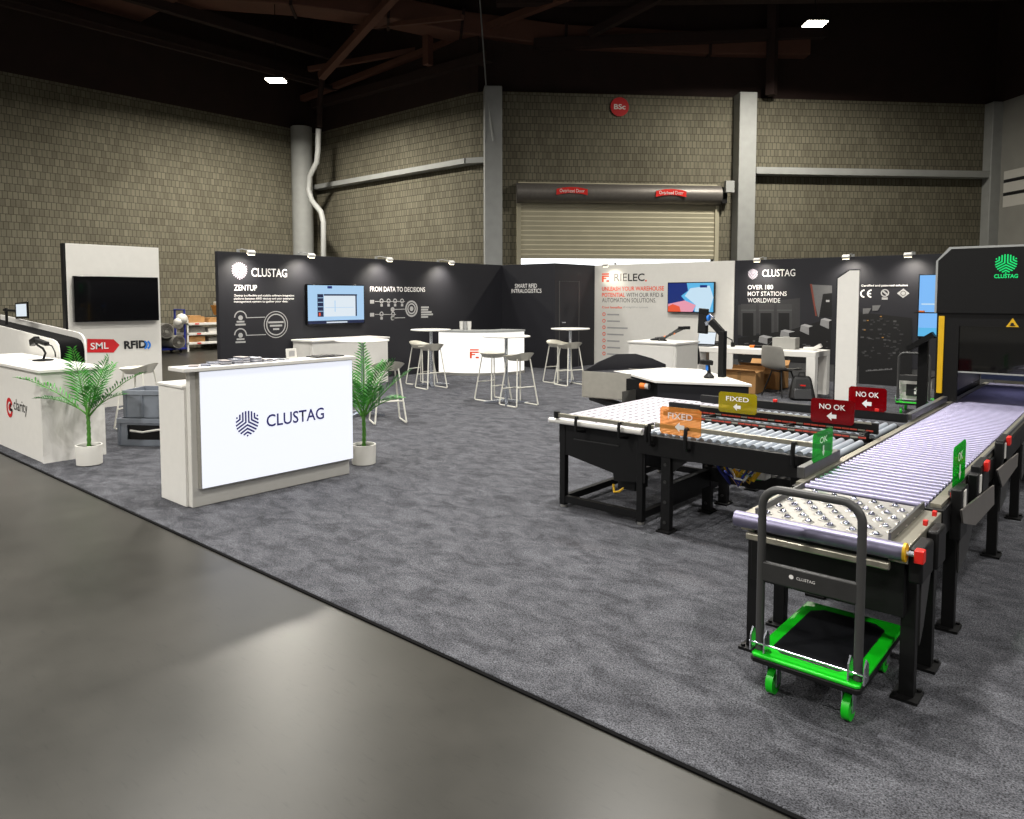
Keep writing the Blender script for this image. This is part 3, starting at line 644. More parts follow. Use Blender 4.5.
# leaflets and small sign
lcol = [mat('leaflet print %d' % i, c, .4, var=.25, scale=25) for i, c in enumerate(((110,114,130),(214,214,220),(160,152,150),(80,84,98),(186,190,202)))]
names = ['nearest the left end', 'fanned open, second from the left end', 'with a grey cover, third from the left end', 'with a pale cover, fourth from the left end', 'in the middle of the spread', 'stacked highest', 'just right of the highest stack', 'third from the right', 'second from the right', 'beside the small square stand']
for i in range(10):
    y = 2.64+i*.082; x = -5.5+.03*math.sin(i*2.1); n_ = (2,3,5,8,9,12,10,6,4,3)[i]; h_ = n_*.004; rz = (i*1.3) % 1.2-.5
    mb = MB(); R2 = Matrix.Rotation(rz, 3, 'Z')
    for k in range(n_):
        R3 = Matrix.Rotation(rz+random.uniform(-.05,.05), 3, 'Z'); mb.m(lcol[(i+k*2) % 5]); z0 = 1.0905+k*.004
        P = [R3 @ Vector(v) for v in ((-.07,-.035,0),(.07,-.035,0),(.07,.035,0),(-.07,.035,0))]
        mb.hexa([(x+p.x,y+p.y,z0) for p in P]+[(x+p.x,y+p.y,z0+.0036) for p in P])
    tag(mb.build('leaflet_pile', None, None, smooth=0), 'pile of leaflets on the reception counter, '+names[i], 'leaflets', 'leaflets on the reception counter')
t = thing('tabletop_sign', 'small square white stand with grey printed panel on the reception counter', 'sign', (-5.52,3.55,1.09))
MB().bar((-5.51,3.5,1.09),(-5.52,3.5,1.18),.012,.1,up=(0,1,0)).build('plate', M['offwhite'], t, .003); part('foot', M['offwhite'], t, (-5.58,3.46,1.09), (-5.48,3.54,1.096)); part('printed_panel', M['inkg'], t, (-5.507,3.475,1.115), (-5.504,3.525,1.16))
tag(MB().box((-5.6,3.7,1.0905),(-5.42,3.98,1.1)).box((-5.58,3.74,1.1),(-5.45,3.9,1.106)).build('folder', M['black'], None, .002), 'flat black folder on the right end of the reception counter', 'folder')

cc = thing('exhibition_counter', 'white counter with a red and black wordmark at the far left, behind the left palm', 'counter', (-9,2.6,0))
part('body', M['white'], cc, (-10.6,2.345,.012), (-8.03,2.9,.89), .003); part('end_panel', M['marble'], cc, (-8.03,2.34,.012), (-8.0,2.905,.89)); part('counter_top', M['white'], cc, (-10.65,2.32,.89), (-7.98,2.92,.92), .004)
f = Flat((0,2.345,0), '-y', .003); f.mb.m(M['redsign']); q = Yp(9.8,407.5,2.345); f.ring(q.x, q.z, .105, .04, .4, 2*PI-.4); f.disc(q.x+.0, q.z, .035, 14); f.rect(q.x+.01,q.z-.035,q.x+.1,q.z-.005,M['inkk']); f.rect(q.x+.01,q.z+.01,q.x+.06,q.z+.05,M['inkk']); f.build('logo', cc)
a = Yp(14.2,412.2,2.345); c = Yp(27.6,412,2.345); text('clarity', M['inkk'], cc, (a.x,2.345,.415), '-y', width=c.x-a.x, height=.155, bold=.0, depth=.003)

lc = thing('exhibition_counter', 'low white counter under the chart screen against the charcoal wall', 'counter', (-11.1,8.2,0))
y0 = Xp(313.5,342,-10.82).y; y1 = Xp(390,336,-10.82).y
part('body', M['white'], lc, (-11.45,y0,.012), (-10.85,y1-.03,.84), .004); part('counter_top', M['white'], lc, (-11.46,y0-.03,.84), (-10.82,y1,.87), .004); part('end_panel', M['offwhite'], lc, (-11.4,y0-.01,.05), (-10.9,y0,.82))

gc = thing('bar_counter', 'curved white bar counter with a glowing front and orange mark in the corner', 'counter', (-10.6,11.3,0))
A_, B_, C_ = Vector((-11.12,10.55,0)), Vector((-10.27,10.86,0)), Vector((-9.98,11.95,0))
d_ = 2*(A_.x*(B_.y-C_.y)+B_.x*(C_.y-A_.y)+C_.x*(A_.y-B_.y))
ux = ((A_.x**2+A_.y**2)*(B_.y-C_.y)+(B_.x**2+B_.y**2)*(C_.y-A_.y)+(C_.x**2+C_.y**2)*(A_.y-B_.y))/d_
uy = ((A_.x**2+A_.y**2)*(C_.x-B_.x)+(B_.x**2+B_.y**2)*(A_.x-C_.x)+(C_.x**2+C_.y**2)*(B_.x-A_.x))/d_
O_ = Vector((ux,uy,0)); R_ = (A_-O_).length; t0 = math.atan2(A_.y-uy,A_.x-ux); t1 = math.atan2(C_.y-uy,C_.x-ux)
if t0 > t1: t0 -= 2*PI
def arc(r, z, n=20): return [(ux+r*math.cos(t0+(t1-t0)*i/n), uy+r*math.sin(t0+(t1-t0)*i/n), z) for i in range(n+1)]
MB().prism(arc(R_-.01,.012)+arc(R_-.5,.012)[::-1], (0,0,.89)).build('body', M['white'], gc, smooth=30)
MB().prism(arc(R_+.03,.90)+arc(R_-.52,.90)[::-1], (0,0,.035)).build('counter_top', M['painted'], gc, smooth=30)
MB().prism(arc(R_+.02,.012)+arc(R_-.01,.012)[::-1], (0,0,.05)).build('kick_strip', M['steel'], gc, smooth=30)
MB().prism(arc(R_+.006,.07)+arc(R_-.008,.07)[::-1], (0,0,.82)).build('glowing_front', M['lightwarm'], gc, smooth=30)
tm = t0+(t1-t0)*.40; nn = Vector((math.cos(tm),math.sin(tm),0)); rr_ = Vector((-nn.y,nn.x,0)); q = O_+nn*(R_+.012)
f = Flat(q, (rr_, Vector((0,0,1)), nn), .004); rlogo(f, -.1, .37, .19, M['rielec']); f.build('logo', gc)
# glass tumblers on bar counter
for i in range(3):
    ta__ = t0+(t1-t0)*(.26+.055*(i-1)); p_ = O_+Vector((math.cos(ta__),math.sin(ta__),0))*(R_-.3); tag(MB().lathe([(.036,0),(.043,.08),(.044,.18),(.04,.18),(.03,.01)], (p_.x,p_.y,.936), 18).build('tumbler', (M['white'],M['inkg'],M['white'])[i]), ('left','middle grey','right')[i]+' tumbler of the three on the glowing bar counter', 'cup', 'cups on the bar counter')

wc = thing('exhibition_counter', 'white cupboard counter in front of the white wall, right of the workstation hood', 'counter', (-5.8,10.3,0))
a = Zp(627,341,.93); b2 = Zp(678.5,343,.93)
x0, x1, yy = a.x, b2.x, a.y
part('body', M['white'], wc, (x0+.02,yy+.02,.012), (x1-.02,yy+.75,.9), .004); part('counter_top', M['white'], wc, (x0,yy,.9), (x1,yy+.77,.93), .004)
part('door', M['white'], wc, (x0+.06,yy+.008,.08), (x1-.06,yy+.02,.87), .002); part('side_panel', M['offwhite'], wc, (x1-.02,yy+.04,.05), (x1-.012,yy+.73,.88), .002)
def arm_scanner(p, rz, label, kind):
    t = thing('jointed_scanner', label, 'scanner', p, rz, 'arm devices on the cupboard counter')
    MB().lathe([(.07,0),(.07,.015),(.03,.03)], (0,0,0), 18).build('base', M['black'], t, local=True)
    pts = [(0,0,.02),(.12,0,.1),(.26,0,.2)] if kind else [(0,0,.03),(.16,0,.05),(.3,0,.12),(.46,0,.2)]
    MB().tube(pts, .018, 8).build('arm', M['darkgrey'], t, local=True)
    for p_ in pts[1:]: MB().ball(p_, .028, 1).build('joint', M['orange'] if not kind else M['darkgrey'], t, local=True)
    e = pts[-1]; MB().box((e[0]-.02,-.03,e[2]-.02),(e[0]+.09,.03,e[2]+.03)).build('head', M['black'], t, .006, local=True)
arm_scanner((x0+.4,yy+.4,.93), .55, 'black jointed scanner arm raised on the left of the cupboard counter', 1)
arm_scanner((x1-.62,yy+.45,.93), .5, 'dark arm with orange joints on the right of the cupboard counter', 0)

# long white table
tb = thing('long_table', 'long white parsons table with thick legs in front of the mural wall', 'table', (-5,12.8,0))
ta, tc_ = (-6.2,11.88), (-3.92,12.6)
part('tabletop', M['white'], tb, (ta[0],ta[1],.66), (tc_[0],tc_[1],.75), .006)
for x in (ta[0], tc_[0]-.14):
    for y in (ta[1], tc_[1]-.14): part('leg', M['white'], tb, (x,y,.012), (x+.14,y+.14,.66), .004)
# items on the table
def item(nm, label, cat, px, z=.75, mbf=None, mt=None, grp='items on the long table'):
    p = Yp(px[0], 345, 12.22); mb = MB(); mbf(mb, p.x, p.y, z+.001); return tag(mb.build(nm, mt, None, .004), label, cat, grp)
lt = thing('laptop', 'open laptop with a white lit screen at the left end of the long table', 'laptop', (-5.98,12.5,.75))
pl = Zp(700,346.5,.75); ROOT[lt.name] = Matrix.Translation(lt.location)
part('keyboard_base', M['darkgrey'], lt, (pl.x-.17,pl.y,.751), (pl.x+.17,pl.y+.24,.767), .004)
sc = MB().bar((pl.x-.0,pl.y+.24,.767),(pl.x+.0,pl.y+.3,1.0),.34,.012,up=(0,1,0)).build('lid', M['black'], lt, .003)
MB().bar((pl.x,pl.y+.232,.785),(pl.x,pl.y+.288,.99),.32,.004,up=(0,1,0)).build('display', M['scr_white'], sc)
item('instrument_case', 'grey equipment case standing on the long table behind the chair', 'case', (784,347.5), mbf=lambda b,x,y,z: b.box((x-.2,y,z),(x+.18,y+.22,z+.19)).box((x-.05,y+.08,z+.19),(x+.05,y+.12,z+.21)), mt=M['paintgrey'])
item('paper_sheet', 'white sheets of paper lying near the middle of the long table', 'paper', (741,345.5), mbf=lambda b,x,y,z: b.box((x-.12,y,z),(x+.12,y+.2,z+.006)).box((x-.05,y+.06,z+.006),(x+.16,y+.22,z+.009)), mt=M['white'])
item('tape_roll', 'orange tape roll on the long table beside the paper', 'tape', (751,345.2), mbf=lambda b,x,y,z: b.lathe([(.03,0),(.05,0),(.05,.04),(.03,.04)],(x,y+.06,z),18), mt=M['orange'])
item('headset', 'black headset lying on the left half of the long table', 'headset', (727,345.5), mbf=lambda b,x,y,z: b.tube([(x-.1,y,z+.04),(x-.09,y,z+.12),(x,y,z+.16),(x+.09,y,z+.12),(x+.1,y,z+.04)],.012,8).box((x-.13,y-.03,z),(x-.08,y+.05,z+.08)).box((x+.08,y-.03,z),(x+.13,y+.05,z+.08)), mt=M['black'])
item('cable_coil', 'black coiled cable beside the pole on the long table', 'cable', (716,346), mbf=lambda b,x,y,z: [b.tube([(x+.11*math.cos(a_/3),y+.05+.06*math.sin(a_/3),z+.012+.03*k) for a_ in range(19)],.012,6) for k in range(3)] and b, mt=M['black'])
item('handheld_reader', 'white handheld reader lying at the right of the long table', 'scanner', (812,346.3), mbf=lambda b,x,y,z: b.box((x-.14,y,z),(x+.04,y+.08,z+.05)).bar((x+.02,y+.04,z+.02),(x+.14,y+.02,z+.09),.05,.06), mt=M['white'])
item('handheld_reader', 'black handheld reader on the long table just left of the grey case', 'scanner', (762,347), mbf=lambda b,x,y,z: b.box((x-.14,y,z),(x+.1,y+.09,z+.04)).bar((x+.08,y+.05,z+.02),(x+.16,y+.1,z+.11),.05,.05), mt=M['black'])

# chairs
def shell_chair(loc, rz, label, mt):
    t = thing('shell_chair', label, 'chair', loc, rz, 'shell chairs at the long table')
    # profile along y (front +y), seat z .45, back rises at -y
    prof = [(.24,.42),(.2,.455),(.05,.445),(-.12,.44),(-.2,.47),(-.235,.55),(-.25,.68),(-.262,.80),(-.268,.845)]
    wid = [.23,.255,.265,.265,.265,.265,.255,.24,.2]
    mb = MB(); rows = []
    for (y, z), w_ in zip(prof, wid):
        r = []
        for k in range(9):
            q = -1+2*k/8; lift = .035*q*q if z < .5 else 0; fwd = .05*q*q if z >= .5 else 0
            r.append(mb.b.verts.new((q*w_, y+fwd, z+lift)))
        rows.append(r)
    for A, B2 in zip(rows, rows[1:]):
        for k in range(8): mb.b.faces.new((A[k],A[k+1],B2[k+1],B2[k]))
    o = mb.build('shell', mt, t, local=True, smooth=80); sd = o.modifiers.new('thick','SOLIDIFY'); sd.thickness = .012; ss = o.modifiers.new('sub','SUBSURF'); ss.levels = ss.render_levels = 1
    for sx in (-1,1):
        for sy in (-1,1): MB().tube([(sx*.1,sy*.1,.43),(sx*.22,sy*.2,.012)],[.012,.009],8).build('leg', M['black'], t, local=True)
    MB().bar((-.12,-.1,.425),(.12,-.1,.425),.02,.02).bar((-.12,.1,.425),(.12,.1,.425),.02,.02).build('seat_frame', M['black'], t, local=True)
    return t
shell_chair((-4.42,11.8,0), -.42, 'grey shell chair with thin black legs at the right half of the long table', M['chair'])
shell_chair((-6.0,11.6,0), .3, 'black shell chair mostly hidden behind the white cupboard counter', M['black'])
# cartons and backpack
def carton(p, s_, rz, label):
    t = thing('cardboard_box', label, 'box', p, rz, 'cardboard boxes on the carpet'); w_, d_, h_ = s_
    MB().box((-w_/2,-d_/2,.013),(w_/2,d_/2,h_)).build('carton', M['card'], t, .004, local=True)
    MB().prism([(-w_/2,-d_/2,h_),(w_/2,-d_/2,h_),(w_/2,-d_/2-.09,h_+.04),(-w_/2,-d_/2-.09,h_+.04)],(0,.004,.004)).build('flap', M['card'], t, local=True)
    MB().prism([(-w_/2,d_/2,h_),(w_/2,d_/2,h_),(w_/2,d_/2+.06,h_+.07),(-w_/2,d_/2+.06,h_+.07)],(0,.004,.004)).build('flap', M['card'], t, local=True)
    MB().box((-.03,-d_/2-.001,.02),(.03,d_/2+.001,h_+.001)).build('tape', mat('packing tape', (150,112,66), .3, var=.05), t, local=True)
carton((-5.12,11.95,0), (.56,.4,.37), .05, 'nearest brown cardboard box on the carpet under the long table'); carton((-5.1,12.8,0), (.7,.45,.42), .0, 'brown cardboard box farther under the long table, behind the nearest one')
bp = thing('backpack', 'black backpack with a small red mark leaning by the white fin', 'backpack', (-4.02,11.62,0), .45)
MB().hexa([(-.2,-.12,.013),(.2,-.12,.013),(.2,.14,.013),(-.2,.14,.013),(-.13,.02,.38),(.13,.02,.38),(.13,.16,.38),(-.13,.16,.38)]).build('bag', M['black'], bp, .05, local=True, seg=4)
MB().hexa([(-.15,-.17,.03),(.15,-.17,.03),(.15,-.1,.03),(-.15,-.1,.03),(-.13,-.1,.2),(.13,-.1,.2),(.13,-.05,.2),(-.13,-.05,.2)]).build('front_pocket', M['rubber'], bp, .02, local=True)
MB().tube([(-.05,.08,.37),(-.04,.08,.43),(.04,.08,.43),(.05,.08,.37)],.01,8).build('handle', M['black'], bp, local=True)
MB().box((-.04,-.078,.235),(.04,-.07,.255)).build('badge', M['red'], bp, local=True)
# tall white fin
wf = thing('display_fin', 'tall narrow white fin with a cut top corner standing before the mural wall', 'display fin', (-3.4,11.95,0))
pz = [Yp(834.5,398,11.9), Yp(857,398,11.9)]; fx0, fx1 = pz[0].x, pz[1].x-.02; ft = Yp(848,270.5,11.9).z
MB().prism([(fx0,11.9,.012),(fx1,11.9,.012),(fx1,11.9,ft),(fx0+.17,11.9,ft),(fx0,11.9,ft-.12)], (0,.03,0)).build('white_panel', M['white'], wf)
MB().prism([(fx0-.03,11.93,.012),(fx1-.004,11.93,.012),(fx1-.004,11.93,ft+.02),(fx0+.155,11.93,ft+.02),(fx0-.03,11.93,ft-.1)], (0,.03,0)).build('dark_core', M['blackwall'], wf)

# ------------------------------------------------------------------ bar tables and stools
def bar_table(loc, label):
    t = thing('bar_table', label, 'table', loc, 0, 'round bar tables')
    MB().lathe([(.33,1.015),(.36,1.02),(.365,1.03),(.36,1.04)], (0,0,0), 40).build('tabletop', M['white'], t, local=True)
    MB().lathe([(.1,1.0),(.1,1.015)], (0,0,0), 20).cyl((0,0,.03),(0,0,1.01),.026,18).build('post', M['chrome'], t, local=True)
    for k in range(4):
        a_ = k*PI/2+.35; d = Vector((math.cos(a_),math.sin(a_),0)); MB().bar(d*.03+Vector((0,0,.06)), d*.33+Vector((0,0,.03)),.05,.03).build('foot', M['chrome'], t, local=True)
    return t
tabs = [((-8.04,6.2,0),'white round bar table between the right palm and the low counter'), ((-9.76,9.06,0),'white round bar table left of the glowing bar counter'), ((-7.28,8.3,0),'white round bar table in front of the glowing bar counter'), ((-8.1,11.05,0),'white round bar table before the closet door')]
bt = bar_table(*tabs[0])
for l_, lb in tabs[1:]: dup(bt, l_, random.random(), lb)
def make_stool(label):
    t = thing('bar_stool', label, 'stool', (0,0,0), 0, 'cream bar stools')
    mb = MB(); n = 28; rings = []
    for i in range(7):
        s_ = i/6; ring = []
        for k in range(n):
            a_ = 2*PI*k/n; cx_, sy_ = math.cos(a_), math.sin(a_)
            x = .215*s_*math.copysign(abs(cx_)**.75, cx_); y = .2*s_*math.copysign(abs(sy_)**.75, sy_)
            back = max(0, -y/.2); z = .722 + .035*s_**2.5 + .055*(back**2)*s_**2
            ring.append((x, y, z))
        rings.append(ring)
    V = [[mb.b.verts.new(p) for p in r] for r in rings[1:]]; c0 = mb.b.verts.new((0,0,.722))
    for k in range(n): mb.b.faces.new((c0, V[0][k], V[0][(k+1)%n]))
    for A, B2 in zip(V, V[1:]):
        for k in range(n): mb.b.faces.new((A[k],A[(k+1)%n],B2[(k+1)%n],B2[k]))
    # underside
    lo = [mb.b.verts.new((p[0]*.66,p[1]*.66,.685)) for p in rings[6]]
    for k in range(n): mb.b.faces.new((V[-1][k],V[-1][(k+1)%n],lo[(k+1)%n],lo[k]))
    mb.b.faces.new(lo[::-1]); mb.build('seat', M['stool'], t, local=True, smooth=60)
    for sx in (-1,1):
        MB().tube([(sx*.12,.12,.71),(sx*.2,.21,.03),(sx*.2,.19,.022),(sx*.2,-.19,.022),(sx*.2,-.21,.03),(sx*.12,-.12,.71)],.0105,8).build('leg_frame', M['stoolleg'], t, local=True)
    MB().cyl((-.175,.17,.26),(.175,.17,.26),.009,8).build('footrest', M['stoolleg'], t, local=True); MB().cyl((-.17,-.17,.3),(.17,-.17,.3),.009,8).build('crossbar', M['stoolleg'], t, local=True)
    return t
stl = [((-7.34,6.05,0),PI/2-.5,'cream bar stool behind the right palm'),
 ((-10.1,9.14,0),-PI/2+.1,'cream bar stool at the table left of the glowing bar, farther left'), ((-9.5,8.82,0),PI/2-.2,'cream bar stool at the table left of the glowing bar, nearer the bar'),
 ((-7.66,8.42,0),-PI/2-.15,'left cream bar stool at the table in front of the glowing bar'), ((-7.0,8.26,0),PI/2-.2,'right cream bar stool at the table in front of the glowing bar'),
 ((-8.34,11.0,0),-PI/2-.2,'left cream bar stool at the table before the closet door'), ((-7.93,10.8,0),PI/2-.3,'right cream bar stool at the table before the closet door'),
 ((-9.35,3.8,0),2.2,'cream bar stool beside the stacked grey crates')]
sl = make_stool(stl[0][2]); sl.location = stl[0][0]; sl.rotation_euler = (0,0,stl[0][1])
for l_, r_, lb in stl[1:]: dup(sl, l_, r_, lb)

# ------------------------------------------------------------------ palms
def palm(base, label, fronds, th=.5):
    t = thing('potted_palm', label, 'plant', base, 0, 'potted palms')
    MB().lathe([(.095,.012),(.112,.02),(.118,.2),(.117,.205),(.104,.205),(.1,.18)], (0,0,0), 32).build('pot', M['offwhite'], t, local=True)
    MB().lathe([(.0,.175),(.1,.18)], (0,0,0), 24).build('soil', M['soil'], t, local=True)
    pts = []; rs = []
    for i in range(13):
        s_ = i/12; pts.append((.01*math.sin(3*s_),0,.17+s_*(th-.17))); rs.append(.017+(.005 if i % 2 else 0)-.003*s_)
    MB().tube(pts, rs, 10).build('trunk', M['stem'], t, local=True)
    DP = Vector((-RT.y, RT.x, 0))
    for k, (r, u, d, L) in enumerate(fronds):
        st_ = Vector((0,0,th-.04+.012*(k % 4))); tip = RT*r + Vector((0,0,u)) + DP*d
        mid = st_*.5+tip*.5 + Vector((0,0,.16*(abs(r)+abs(d))+.02))
        if abs(r)+abs(d) < .1: mid += RT*.02
        bez = lambda s_: st_*(1-s_)**2 + mid*2*s_*(1-s_) + tip*s_**2
        N = 23; P = [bez(i/N) for i in range(N+1)]
        mb = MB().m(M['stem']); mb.tube(P, [.008-.006*i/N for i in range(N+1)], 5)
        mb.m(M['leaf'] if k % 2 == 0 else M['leaf2'])
        for i in range(4, N+1):
            s_ = i/N; p = P[i]; tg = (P[min(i+1,N)]-P[i-1]).normalized()
            side = tg.cross(Vector((0,0,1)))
            if side.length < .35: side = RT.copy() if abs(tg.z) > .9 else side
            side = (side.normalized()*.55 + RT*.45*(1 if side.dot(RT) >= 0 else -1)).normalized() if abs(tg.dot(RT)) < .6 else side.normalized()
            upn = side.cross(tg).normalized()
            ln = L*(.35+.65*math.sin(PI*min(1,(s_*.95+.12)))**.8)
            for sg in (-1,1):
                dr_ = (side*sg*.8 + tg*.72 + upn*.3*random.uniform(.4,1.5)).normalized(); dr2 = (dr_ - Vector((0,0,.32))).normalized()
                w_ = .0075; wv = tg.cross(dr_).cross(dr_).normalized() if True else tg
                m_ = p+dr_*ln*.55; e = m_+dr2*ln*.45*random.uniform(.8,1.1)
                v = [mb.b.verts.new(q) for q in (p, m_+wv*w_, e, m_-wv*w_)]
                fc = mb.b.faces.new(v); fc.material_index = mb.cur
        mb.build('frond', None, t, local=True, smooth=0)
    return t
palm((-7.635,2.62,0), 'potted palm in a white pot before the left wordmark counter', [(-.12,1.12,.0,.19),(.16,1.04,.1,.15),(-.66,.85,.0,.15),(-.46,.66,-.06,.12),(.56,.9,-.05,.16),(.4,.70,-.1,.17),(.1,.95,.3,.15),(-.22,.9,.3,.13),(.2,.8,-.25,.13)], .5)
palm((-5.654,4.36,0), 'potted palm in a white pot right of the reception counter', [(.0,1.16,.0,.17),(.44,.9,-.02,.2),(.38,.66,-.1,.17),(.3,1.02,-.08,.16),(-.22,.98,.05,.15),(-.3,.72,.05,.14),(.16,.98,.25,.13),(-.1,.86,-.25,.13),(.2,.78,-.22,.13),(-.05,1.0,.3,.13)], .48)

# ------------------------------------------------------------------ grey crates
def crate(loc, rz, h_, label, opening):
    t = thing('plastic_crate', label, 'crate', loc, rz, 'grey plastic crates'); W, D = .6, .4
    mb = MB(); w_ = .012; a_ = .012
    for sx in (-1,1): mb.box((sx*W/2,-D/2,0),(sx*(W/2-w_),D/2,h_))
    mb.box((-W/2,D/2-w_,0),(W/2,D/2,h_)).box((-W/2,-D/2,0),(W/2,D/2,.01))
    if opening: mb.box((-W/2,-D/2,0),(W/2,-D/2+w_,.07)).box((-W/2,-D/2,h_-.07),(W/2,-D/2+w_,h_)).box((-W/2,-D/2,.07),(-.2,-D/2+w_,h_-.07)).box((.26,-D/2,.07),(W/2,-D/2+w_,h_-.07))
    else: mb.box((-W/2,-D/2,0),(W/2,-D/2+w_,h_))
    mb.build('body', M['crate'], t, local=True, smooth=0)
    MB().box((-W/2-.012,-D/2-.012,h_-.05),(W/2+.012,-D/2,h_)).box((-W/2-.012,D/2,h_-.05),(W/2+.012,D/2+.012,h_)).box((-W/2-.012,-D/2,h_-.05),(-W/2,D/2,h_)).box((W/2,-D/2,h_-.05),(W/2+.012,D/2,h_)).build('rim', M['crate'], t, .003, local=True)
    for x in (-.285,-.1,.1,.285):
        if opening and abs(x) < .2: continue
        MB().box((x-.012,-D/2-.01,.01),(x+.012,-D/2,h_-.05)).build('rib', M['cratedk'], t, local=True)
    for y in (-.19,0,.19): MB().box((-W/2-.01,y-.012,.01),(-W/2,y+.012,h_-.05)).build('rib', M['cratedk'], t, local=True)
    if opening:
        MB().box((-.19,-D/2+.02,.03),(.25,-D/2+.1,h_-.06)).build('dark_liner', M['black'], t, local=True); MB().tube([(-.16,-D/2-.005,.17),(-.02,-D/2-.012,.155),(.2,-D/2-.005,.19)],.012,6).build('handle', M['offwhite'], t, local=True)
p0 = Zp(118,447,0); ang = .62
cr0 = Vector((p0.x,p0.y,0)) + Matrix.Rotation(ang,3,'Z') @ Vector((.31,.2,0))
crate((cr0.x,cr0.y,.013), ang, .30, 'grey plastic crate with a dark front opening, lower of the stack', True)
crate((cr0.x+.02,cr0.y+.06,.314), ang+.03, .30, 'grey plastic crate, upper of the stack', False)

# ------------------------------------------------------------------ left hooded station with tablet, hand scanner
ks = thing('hooded_station', 'white and black hooded station with a sloping top behind the left counter', 'station', (-10.8,3.05,0))
yf, yb = 2.98, 3.26
def prof_k(x1, dz): return [(-12.8,0.012),(x1,0.012),(x1,.98+dz),(x1-.03,1.06+dz),(x1-.1,1.105+dz),(x1-.22,1.125+dz),(-12.8,1.29+dz)]
xk = -9.5
MB().prism([(x,yf,z) for x, z in prof_k(xk,-.0)], (0,.015,0)).build('front_panel', M['white'], ks)
MB().prism([(x,yb,z) for x, z in prof_k(xk-.02,.07)], (0,.02,0)).build('back_panel', M['white'], ks)
MB().prism([(x,yf+.015,z) for x, z in prof_k(xk-.03,.0)], (0,yb-yf-.015,0)).build('black_hood', M['matte'], ks)
tk = thing('tablet_stand', 'small tablet on a black post clamped on the hooded station', 'tablet', (-10.9,3.05,1.2))
a = Yp(15.5,319,3.1); c = Yp(26,301.5,3.1)
MB().hexa([(a.x,3.1,a.z),(c.x,3.11,a.z+.02),(c.x,3.13,a.z+.02),(a.x,3.12,a.z),(a.x,3.1,c.z-.02),(c.x,3.11,c.z),(c.x,3.13,c.z),(a.x,3.12,c.z-.02)]).build('tablet', M['blackgloss'], tk, .004)
MB().hexa([(a.x+.05,3.098,a.z+.035),(c.x-.03,3.107,a.z+.045),(c.x-.03,3.109,a.z+.045),(a.x+.05,3.1,a.z+.035),(a.x+.05,3.098,c.z-.04),(c.x-.03,3.107,c.z-.03),(c.x-.03,3.109,c.z-.03),(a.x+.05,3.1,c.z-.04)]).build('display', M['scr_white'], tk)
q = Yp(7,326,3.1); MB().box((q.x-.1,3.05,1.19),(q.x+.05,3.16,1.24)).build('clamp', M['black'], tk); MB().cyl((q.x,3.1,1.22),(q.x,3.1,Yp(7,308,3.1).z),.018,8).bar((q.x-.1,3.1,Yp(7,310,3.1).z),(a.x+.04,3.12,Yp(15,311,3.1).z),.03,.03).build('post', M['black'], tk)
hs = thing('hand_scanner', 'black hand scanner resting in a gooseneck stand on the left counter', 'scanner', (-9.4,2.8,.92))
yy2 = 2.72; F3 = lambda u, v: Yp(u, v, yy2)
b3 = F3(43,357); MB().lathe([(.0,0),(.1,0),(.1,.012),(.03,.02)], (b3.x,yy2,.921), 20).build('base', M['black'], hs)
MB().tube([(b3.x,yy2,.93), F3(45.5,353), F3(43,348.5), F3(38,345.5), F3(35.5,343)], .012, 8).build('gooseneck', M['black'], hs)
MB().bar(F3(32,343), F3(37,339.5), .06, .075).bar(F3(36,340), F3(47,344), .05, .045).build('scanner_body', M['black'], hs, .008)
MB().tube([F3(47,344), F3(52,346), F3(55,352), F3(55.5,357)], .007, 6).build('cord', M['black'], hs)

# ------------------------------------------------------------------ trolley with carpet rolls, rack (far left)
tr = thing('flat_trolley', 'low blue flatbed trolley under the carpet rolls by the left block wall', 'trolley', (-21.4,9.6,0))
ta_, tb_ = Zp(150,353,0), Zp(186,351.5,0); xt = -21.3
y0, y1 = 8.7, 10.0
part('deck', M['bluep'], tr, (xt-.7,y0,.09), (xt+.1,y1,.145), .01)
for y in (y0+.15,y1-.15):
    for x in (xt-.6,xt): MB().cyl((x-.02,y,.046),(x+.02,y,.046),.045,16).build('wheel', M['black'], tr)
MB().tube([(xt-.6,y1-.02,.14),(xt-.6,y1-.02,1.25),(xt+.02,y1-.02,1.25),(xt+.02,y1-.02,.14)],.03,8).build('push_handle', M['bluep'], tr)
def roll(y, z, r, x0, x1, label):
    t = thing('carpet_roll', label, 'carpet roll', (x0,y,z), 0, 'carpet rolls on the trolley')
    MB().cyl((x0,y,z),(x1,y,z),r,28).build('roll', M['carpetroll'], t)
    mb = MB(); pts = [(x1+.006,y+(.05+(r-.07)*i/70)*math.cos(i*.32),z+(.05+(r-.07)*i/70)*math.sin(i*.32)) for i in range(71)]; mb.tube(pts,.012,5); mb.build('wound_edge', M['inkd'], t)
roll(9.33,.665,.215,-22.2,-21.0,'grey carpet roll lying upper left on the blue trolley'); roll(9.62,.34,.19,-22.2,-20.9,'grey carpet roll with white wrap lying right on the blue trolley'); roll(9.0,.30,.15,-22.2,-21.0,'grey carpet roll at the lower left of the blue trolley')
tag(MB().ball((-21.2,9.86,.98),.17,2).ball((-21.3,9.8,.82),.14,2).ball((-21.15,9.72,.9),.12,2).build('plastic_wrap', M['offwhite'], None, .03), 'crumpled white plastic wrap hanging on the handle of the blue trolley', 'plastic wrap')
rk = thing('storage_rack', 'low white storage rack with loaded shelves against the left block wall', 'rack', (-21.8,10.9,0))
for z in (.2,.48,.78): part('shelf', M['white'], rk, (-22.3,10.15,z), (-21.5,12.3,z+.07), .005)
for y in (10.15,12.25):
    for x in (-22.3,-21.55): part('leg', M['white'], rk, (x,y,.0), (x+.05,y+.05,.95))
